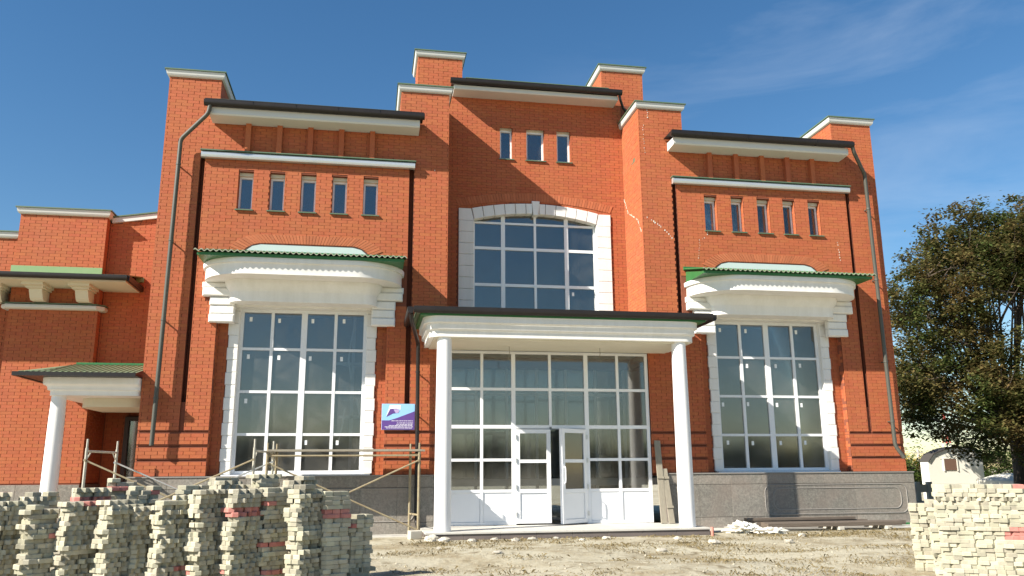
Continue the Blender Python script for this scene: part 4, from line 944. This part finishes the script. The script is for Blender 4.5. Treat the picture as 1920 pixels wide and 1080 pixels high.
# gravel and dry grass (beyond counting)
random.seed(31)
m = MB()
for i in range(1500):
    x = ru(-4.2, 9); y = ru(-9, -1.9); 
    if x > 2.6 and y < -6.8: continue
    s_ = ru(.006,.022)*(1.6 if rnd() < .1 else 1); z = gz(x,y); a = ru(0,6.28); c, d = math.cos(a)*s_, math.sin(a)*s_
    m.add([(x+c,y+d,z),(x-d,y+c,z),(x-c,y-d,z),(x+d*.8,y-c*.8,z),(x+ru(-.3,.3)*s_,y,z+s_*ru(.5,1))], [(0,1,4),(1,2,4),(2,3,4),(3,0,4)])
tag(m.build('gravel', 'gravel'), 'scattered gravel and crumbs of concrete on the sandy ground', 'gravel', kind='stuff')
m = MB()
cl = [(ru(-3.6,9), ru(-8.2,-2.0), ru(.15,.7)) for _ in range(90)] + [(ru(-2.8,3), ru(-2.3,-1.95), .25) for _ in range(14)] + [(ru(3,9), ru(-2.6,-1.4), .4) for _ in range(26)]
for cx_, cy_, rr in cl:
    for _ in range(int(420*rr)):
        x = random.gauss(cx_, rr*.6); y = min(random.gauss(cy_, rr*.35), -1.85 if x < 2.9 else -1.1); z = gz(x,y)-.003; h = ru(.01,.038)*(2.2 if rnd() < .05 else 1); a = ru(0,6.28); w_ = ru(.0012,.003); lx, ly = math.cos(a)*h*ru(.5,1.6), math.sin(a)*h*ru(.5,1.6)
        px, py = -math.sin(a)*w_, math.cos(a)*w_
        m.add([(x-px,y-py,z),(x+px,y+py,z),(x+lx*.5+px*.6,y+ly*.5+py*.6,z+h*.8),(x+lx,y+ly,z+h*.75)], [(0,1,2),(0,2,3)])
tag(m.build('dry_grass', 'straw'), 'tufts of dry straw coloured grass on the sandy ground', 'grass', kind='stuff')

# ================================================================== trees
def tree(name, label, base, h_trunk, lobes, leaf, nleaf, lsize, seed, group=None, clump=.55, limb=.16, cat='tree'):
    random.seed(seed); t = thing(name, label, cat, base, group); b = Vector(base); m = MB(); fork = b+Vector((0,0,h_trunk))
    m.tube([b-Vector((0,0,.1)), b+Vector((.05,0,h_trunk*.5)), fork], limb*2.0, 10, r1=limb*1.4)
    lm = MB()
    for lx, ly, lz, lr in lobes:
        c = b+Vector((lx,ly,lz)); mid = fork.lerp(c, .5)+Vector((ru(-.3,.3),ru(-.3,.3),-.12*abs(lz-h_trunk)))
        m.tube([fork-Vector((0,0,.15)), fork.lerp(mid,.5)+Vector((ru(-.1,.1),0,0)), mid, c], limb*.75, 7, r1=.02)
        for _ in range(7):
            d = Vector((random.gauss(0,1),random.gauss(0,1),random.gauss(0,.8))).normalized(); q = c+d*lr*.85; s0 = mid.lerp(c, ru(.4,1)); m.tube([s0, s0.lerp(q,.5)+Vector((0,0,ru(-.1,.15))), q], .03, 5, r1=.008)
        nc = int(7*lr*lr/clump)+3
        for _ in range(nc):
            d = Vector((random.gauss(0,1),random.gauss(0,1),random.gauss(0,1))).normalized(); q = c+d*lr*ru(.35,1.05); q.z += .1
            cr = clump*ru(.5,1.1)
            for _ in range(nleaf):
                p = q+Vector((random.gauss(0,1),random.gauss(0,1),random.gauss(0,.62)))*cr*.5
                a = ru(0,6.283); tl = ru(-.9,.5); L_ = lsize*ru(.6,1.3); dirv = Vector((math.cos(a)*math.cos(tl),math.sin(a)*math.cos(tl),math.sin(tl))); sd = dirv.cross(Vector((ru(-.4,.4),ru(-.4,.4),1))).normalized()*L_*.30
                lm.add([p, p+dirv*L_*.45+sd, p+dirv*L_, p+dirv*L_*.45-sd], [(0,1,2,3)])
    m.build('trunk', 'bark', t, smooth=True); lm.build('crown', leaf, t); return t
random.seed(3)
lob = []
for i in range(36):
    a = ru(0,6.283); e = ru(-.55,1.35); r = ru(.55,1.0); lob.append((5.1*r*math.cos(a)*math.cos(e)*1.0, 4.2*r*math.sin(a)*math.cos(e), 6.1+4.5*r*math.sin(e), ru(1.0,1.7)))
lob += [(-4.9,-1,6.9,1.2),(-4.6,-1,5.2,1.3),(-4.6,-.5,3.6,1.2),(-3.6,-2,2.7,1.1),(-2.2,-2.5,2.6,1.1),(-3.8,-1,8.3,1.3),(-2.6,-1,9.4,1.3),(-.8,0,10.2,1.3),(-.5,-3,2.4,1.1),(.8,-3,2.2,1.2),(1.5,-1,10.6,1.3),(-1,-3.2,1.7,.9),(-5.0,-1.5,4.4,1.1),(-4.9,-1.5,3.0,1.0),(-4.2,-2.6,2.2,.9),(-3.0,-3,2.0,.9),(-1.8,-3.2,2.9,1.2),(-.6,-3.6,3.4,1.2),(-2.8,-3,3.8,1.2),(.2,-3.8,2.2,1.1),(1.2,-3.8,1.2,1.0),(0,-4,1.1,.8),(.4,-3.4,1.5,1.0),(1.8,-3,1.6,1.1),(3,-2,2,1.2)]
tree('leafy_tree', 'big olive brown leafed tree standing right of the brick building', (20.4, 10.2, G), 2.6, lob, 'leaf_olive', 96, .15, 41)
random.seed(9)
for i, (x,y,h,lf,lab) in enumerate([(29.3,30,2.0,'leaf_green','rounded light green bush beyond the right corner of the building'),(31.2,31,2.5,'leaf_dark','dark green bushy tree standing left of the whitewashed shed'),(32.6,33,2.3,'leaf_yellow','yellow autumn bush beside the whitewashed shed'),(27.6,29.5,2.8,'leaf_dark','dark bush half hidden by the corner of the brick building'),(36,36,2.4,'leaf_green','green tree rising over the whitewashed shed'),(41,38,3.0,'leaf_dark','dark tree beyond the big olive tree and the low vaulted shed'),(46,42,3.2,'leaf_green','farthest green tree beyond the big olive tree')]):
    lo = [(ru(-1.3,1.3)*h/2.4, ru(-1,1), h*ru(.12,.8), ru(.5,.9)*h/2.8) for _ in range(11)]
    tree('distant_tree', lab, (x,y,G), h*.3, lo, lf, 40, .17, 60+i, clump=.5, limb=.05)
random.seed(44); lm = MB()
for i in range(260):
    x = ru(34,150); y = ru(66,84); c = Vector((x,y,ru(.6,3.6)*(.8+.3*math.sin(x*.21))))
    for _ in range(46):
        p = c+Vector((random.gauss(0,1.1),random.gauss(0,.8),random.gauss(0,.7))); a = ru(0,6.283); L_ = ru(.25,.5); d = Vector((math.cos(a),math.sin(a),ru(-.5,.5)))*L_; sd = d.cross(Vector((ru(-.5,.5),ru(-.5,.5),1))).normalized()*L_*.35
        lm.add([p,p+d*.5+sd,p+d,p+d*.5-sd],[(0,1,2,3)])
tag(lm.build('far_wood', 'leaf_green'), 'far green wood along the horizon beyond the sheds', 'wood', kind='stuff')
# ================================================================== shed, second vaulted shed, fence, mast, pole
sh = thing('whitewashed_shed', 'small whitewashed shed with brown hatch and dark curved roof behind the pavers', 'shed', (20.6,14.6,G))
pts = [(19.35,G),(21.95,G),(21.95,1.70)]+[(21.95-2.6*i/10, 1.70+.30*math.sin(math.pi*(.08+.84*i/10))-.25*(i/10)**2) for i in range(1,10)]+[(19.36,1.36)]
m = MB(); m.prism(pts, 14.0, 14.5); m.build('wall', 'whitewash', sh)
m = MB(); m.prism([(x,z+.07) for x,z in pts[2:]]+[(x,z+.01) for x,z in pts[2:]][::-1], 13.93, 14.56); m.build('roof', 'dark_roof', sh)
m = MB(); m.box(20.1, 20.68, 13.97, 14.04, 1.03, 1.50); hb = m.build('hatch', 'brown_board', sh)
m = MB(); m.box(20.05, 20.73, 13.96, 14.02, 1.5, 1.54); m.box(20.05, 20.1, 13.96, 14.02, .99, 1.5); m.box(20.68, 20.73, 13.96, 14.02, .99, 1.5); m.build('hatch_frame', 'whitewash', hb)
s2 = thing('vaulted_shed', 'low cream vaulted shed just showing above the broad paver pile', 'shed', (22.5,12,G))
pts = [(20.9,G),(24.0,G)]+[(24.0-3.1*i/12, .62+.27*math.sin(math.pi*i/12)) for i in range(13)]
m = MB(); m.prism(pts, 11.2, 13.2); m.build('wall', 'whitewash', s2)
for x in (21.6,22.7,23.0): m = MB(); m.box(x, x+.13, 11.16, 11.21, .60, .72); m.build('vent', 'brown_board', s2)
fn = thing('concrete_fence', 'low pale concrete fence of posts and panels beside the building corner', 'fence', (17,12.2,G))
for i in range(10):
    x = 13.1+.52*i; m = MB(); m.cbox(x, x+.20, 12.0, 12.16, G, .60, .02); m.build('fence_post', 'concrete', fn)
    m = MB(); m.box(x+.201, x+.519, 12.05, 12.12, .20, .50); m.build('fence_panel', 'concrete', fn)
po_ = thing('utility_pole', 'thin pale utility pole among the distant bushes', 'pole', (37.7,40,G)); m = MB(); m.tube([(37.7,40,G),(37.7,40,2.5)], .09, 8); m.build('shaft', 'concrete', po_); m = MB(); m.box(37.3,38.1,39.95,40.05,2.25,2.32); m.build('crossarm', 'concrete', po_)
ms = thing('lattice_mast', 'far red and white lattice mast seen through the big tree', 'mast', (124.5,150,G))
for i in range(6):
    m = MB(); z0, z1 = i*2.2+G, (i+1)*2.2+G; w0, w1 = .9-.12*i, .9-.12*(i+1)
    for a, b in ((-1,-1),(1,-1),(1,1),(-1,1)): m.tube([(124.5+a*w0,150+b*w0,z0),(124.5+a*w1,150+b*w1,z1)], .09, 5)
    for a in (-1,1): m.tube([(124.5+a*w0,150-w0,z0),(124.5-a*w1,150-w1,z1)], .06, 5)
    m.build('mast_section', 'mast_red' if i % 2 else 'mast_white', ms)
# a belt of trees on the far side of the yard, behind the viewer: what the lower panes mirror
for i in range(16):
    x = -46+6.2*i+ru(-1,1); h = ru(3,4.6); lo = [(ru(-3,3), ru(-1,1), h*ru(.25,.85), ru(1.0,1.6)) for _ in range(10)]
    tree('yard_tree', 'tree in the belt facing the building across the yard', (x,-62+ru(-3,3),G), h*.3, lo, 'leaf_dark', 12, .75, 90+i, 'trees facing the building across the yard', clump=1.1, limb=.1)
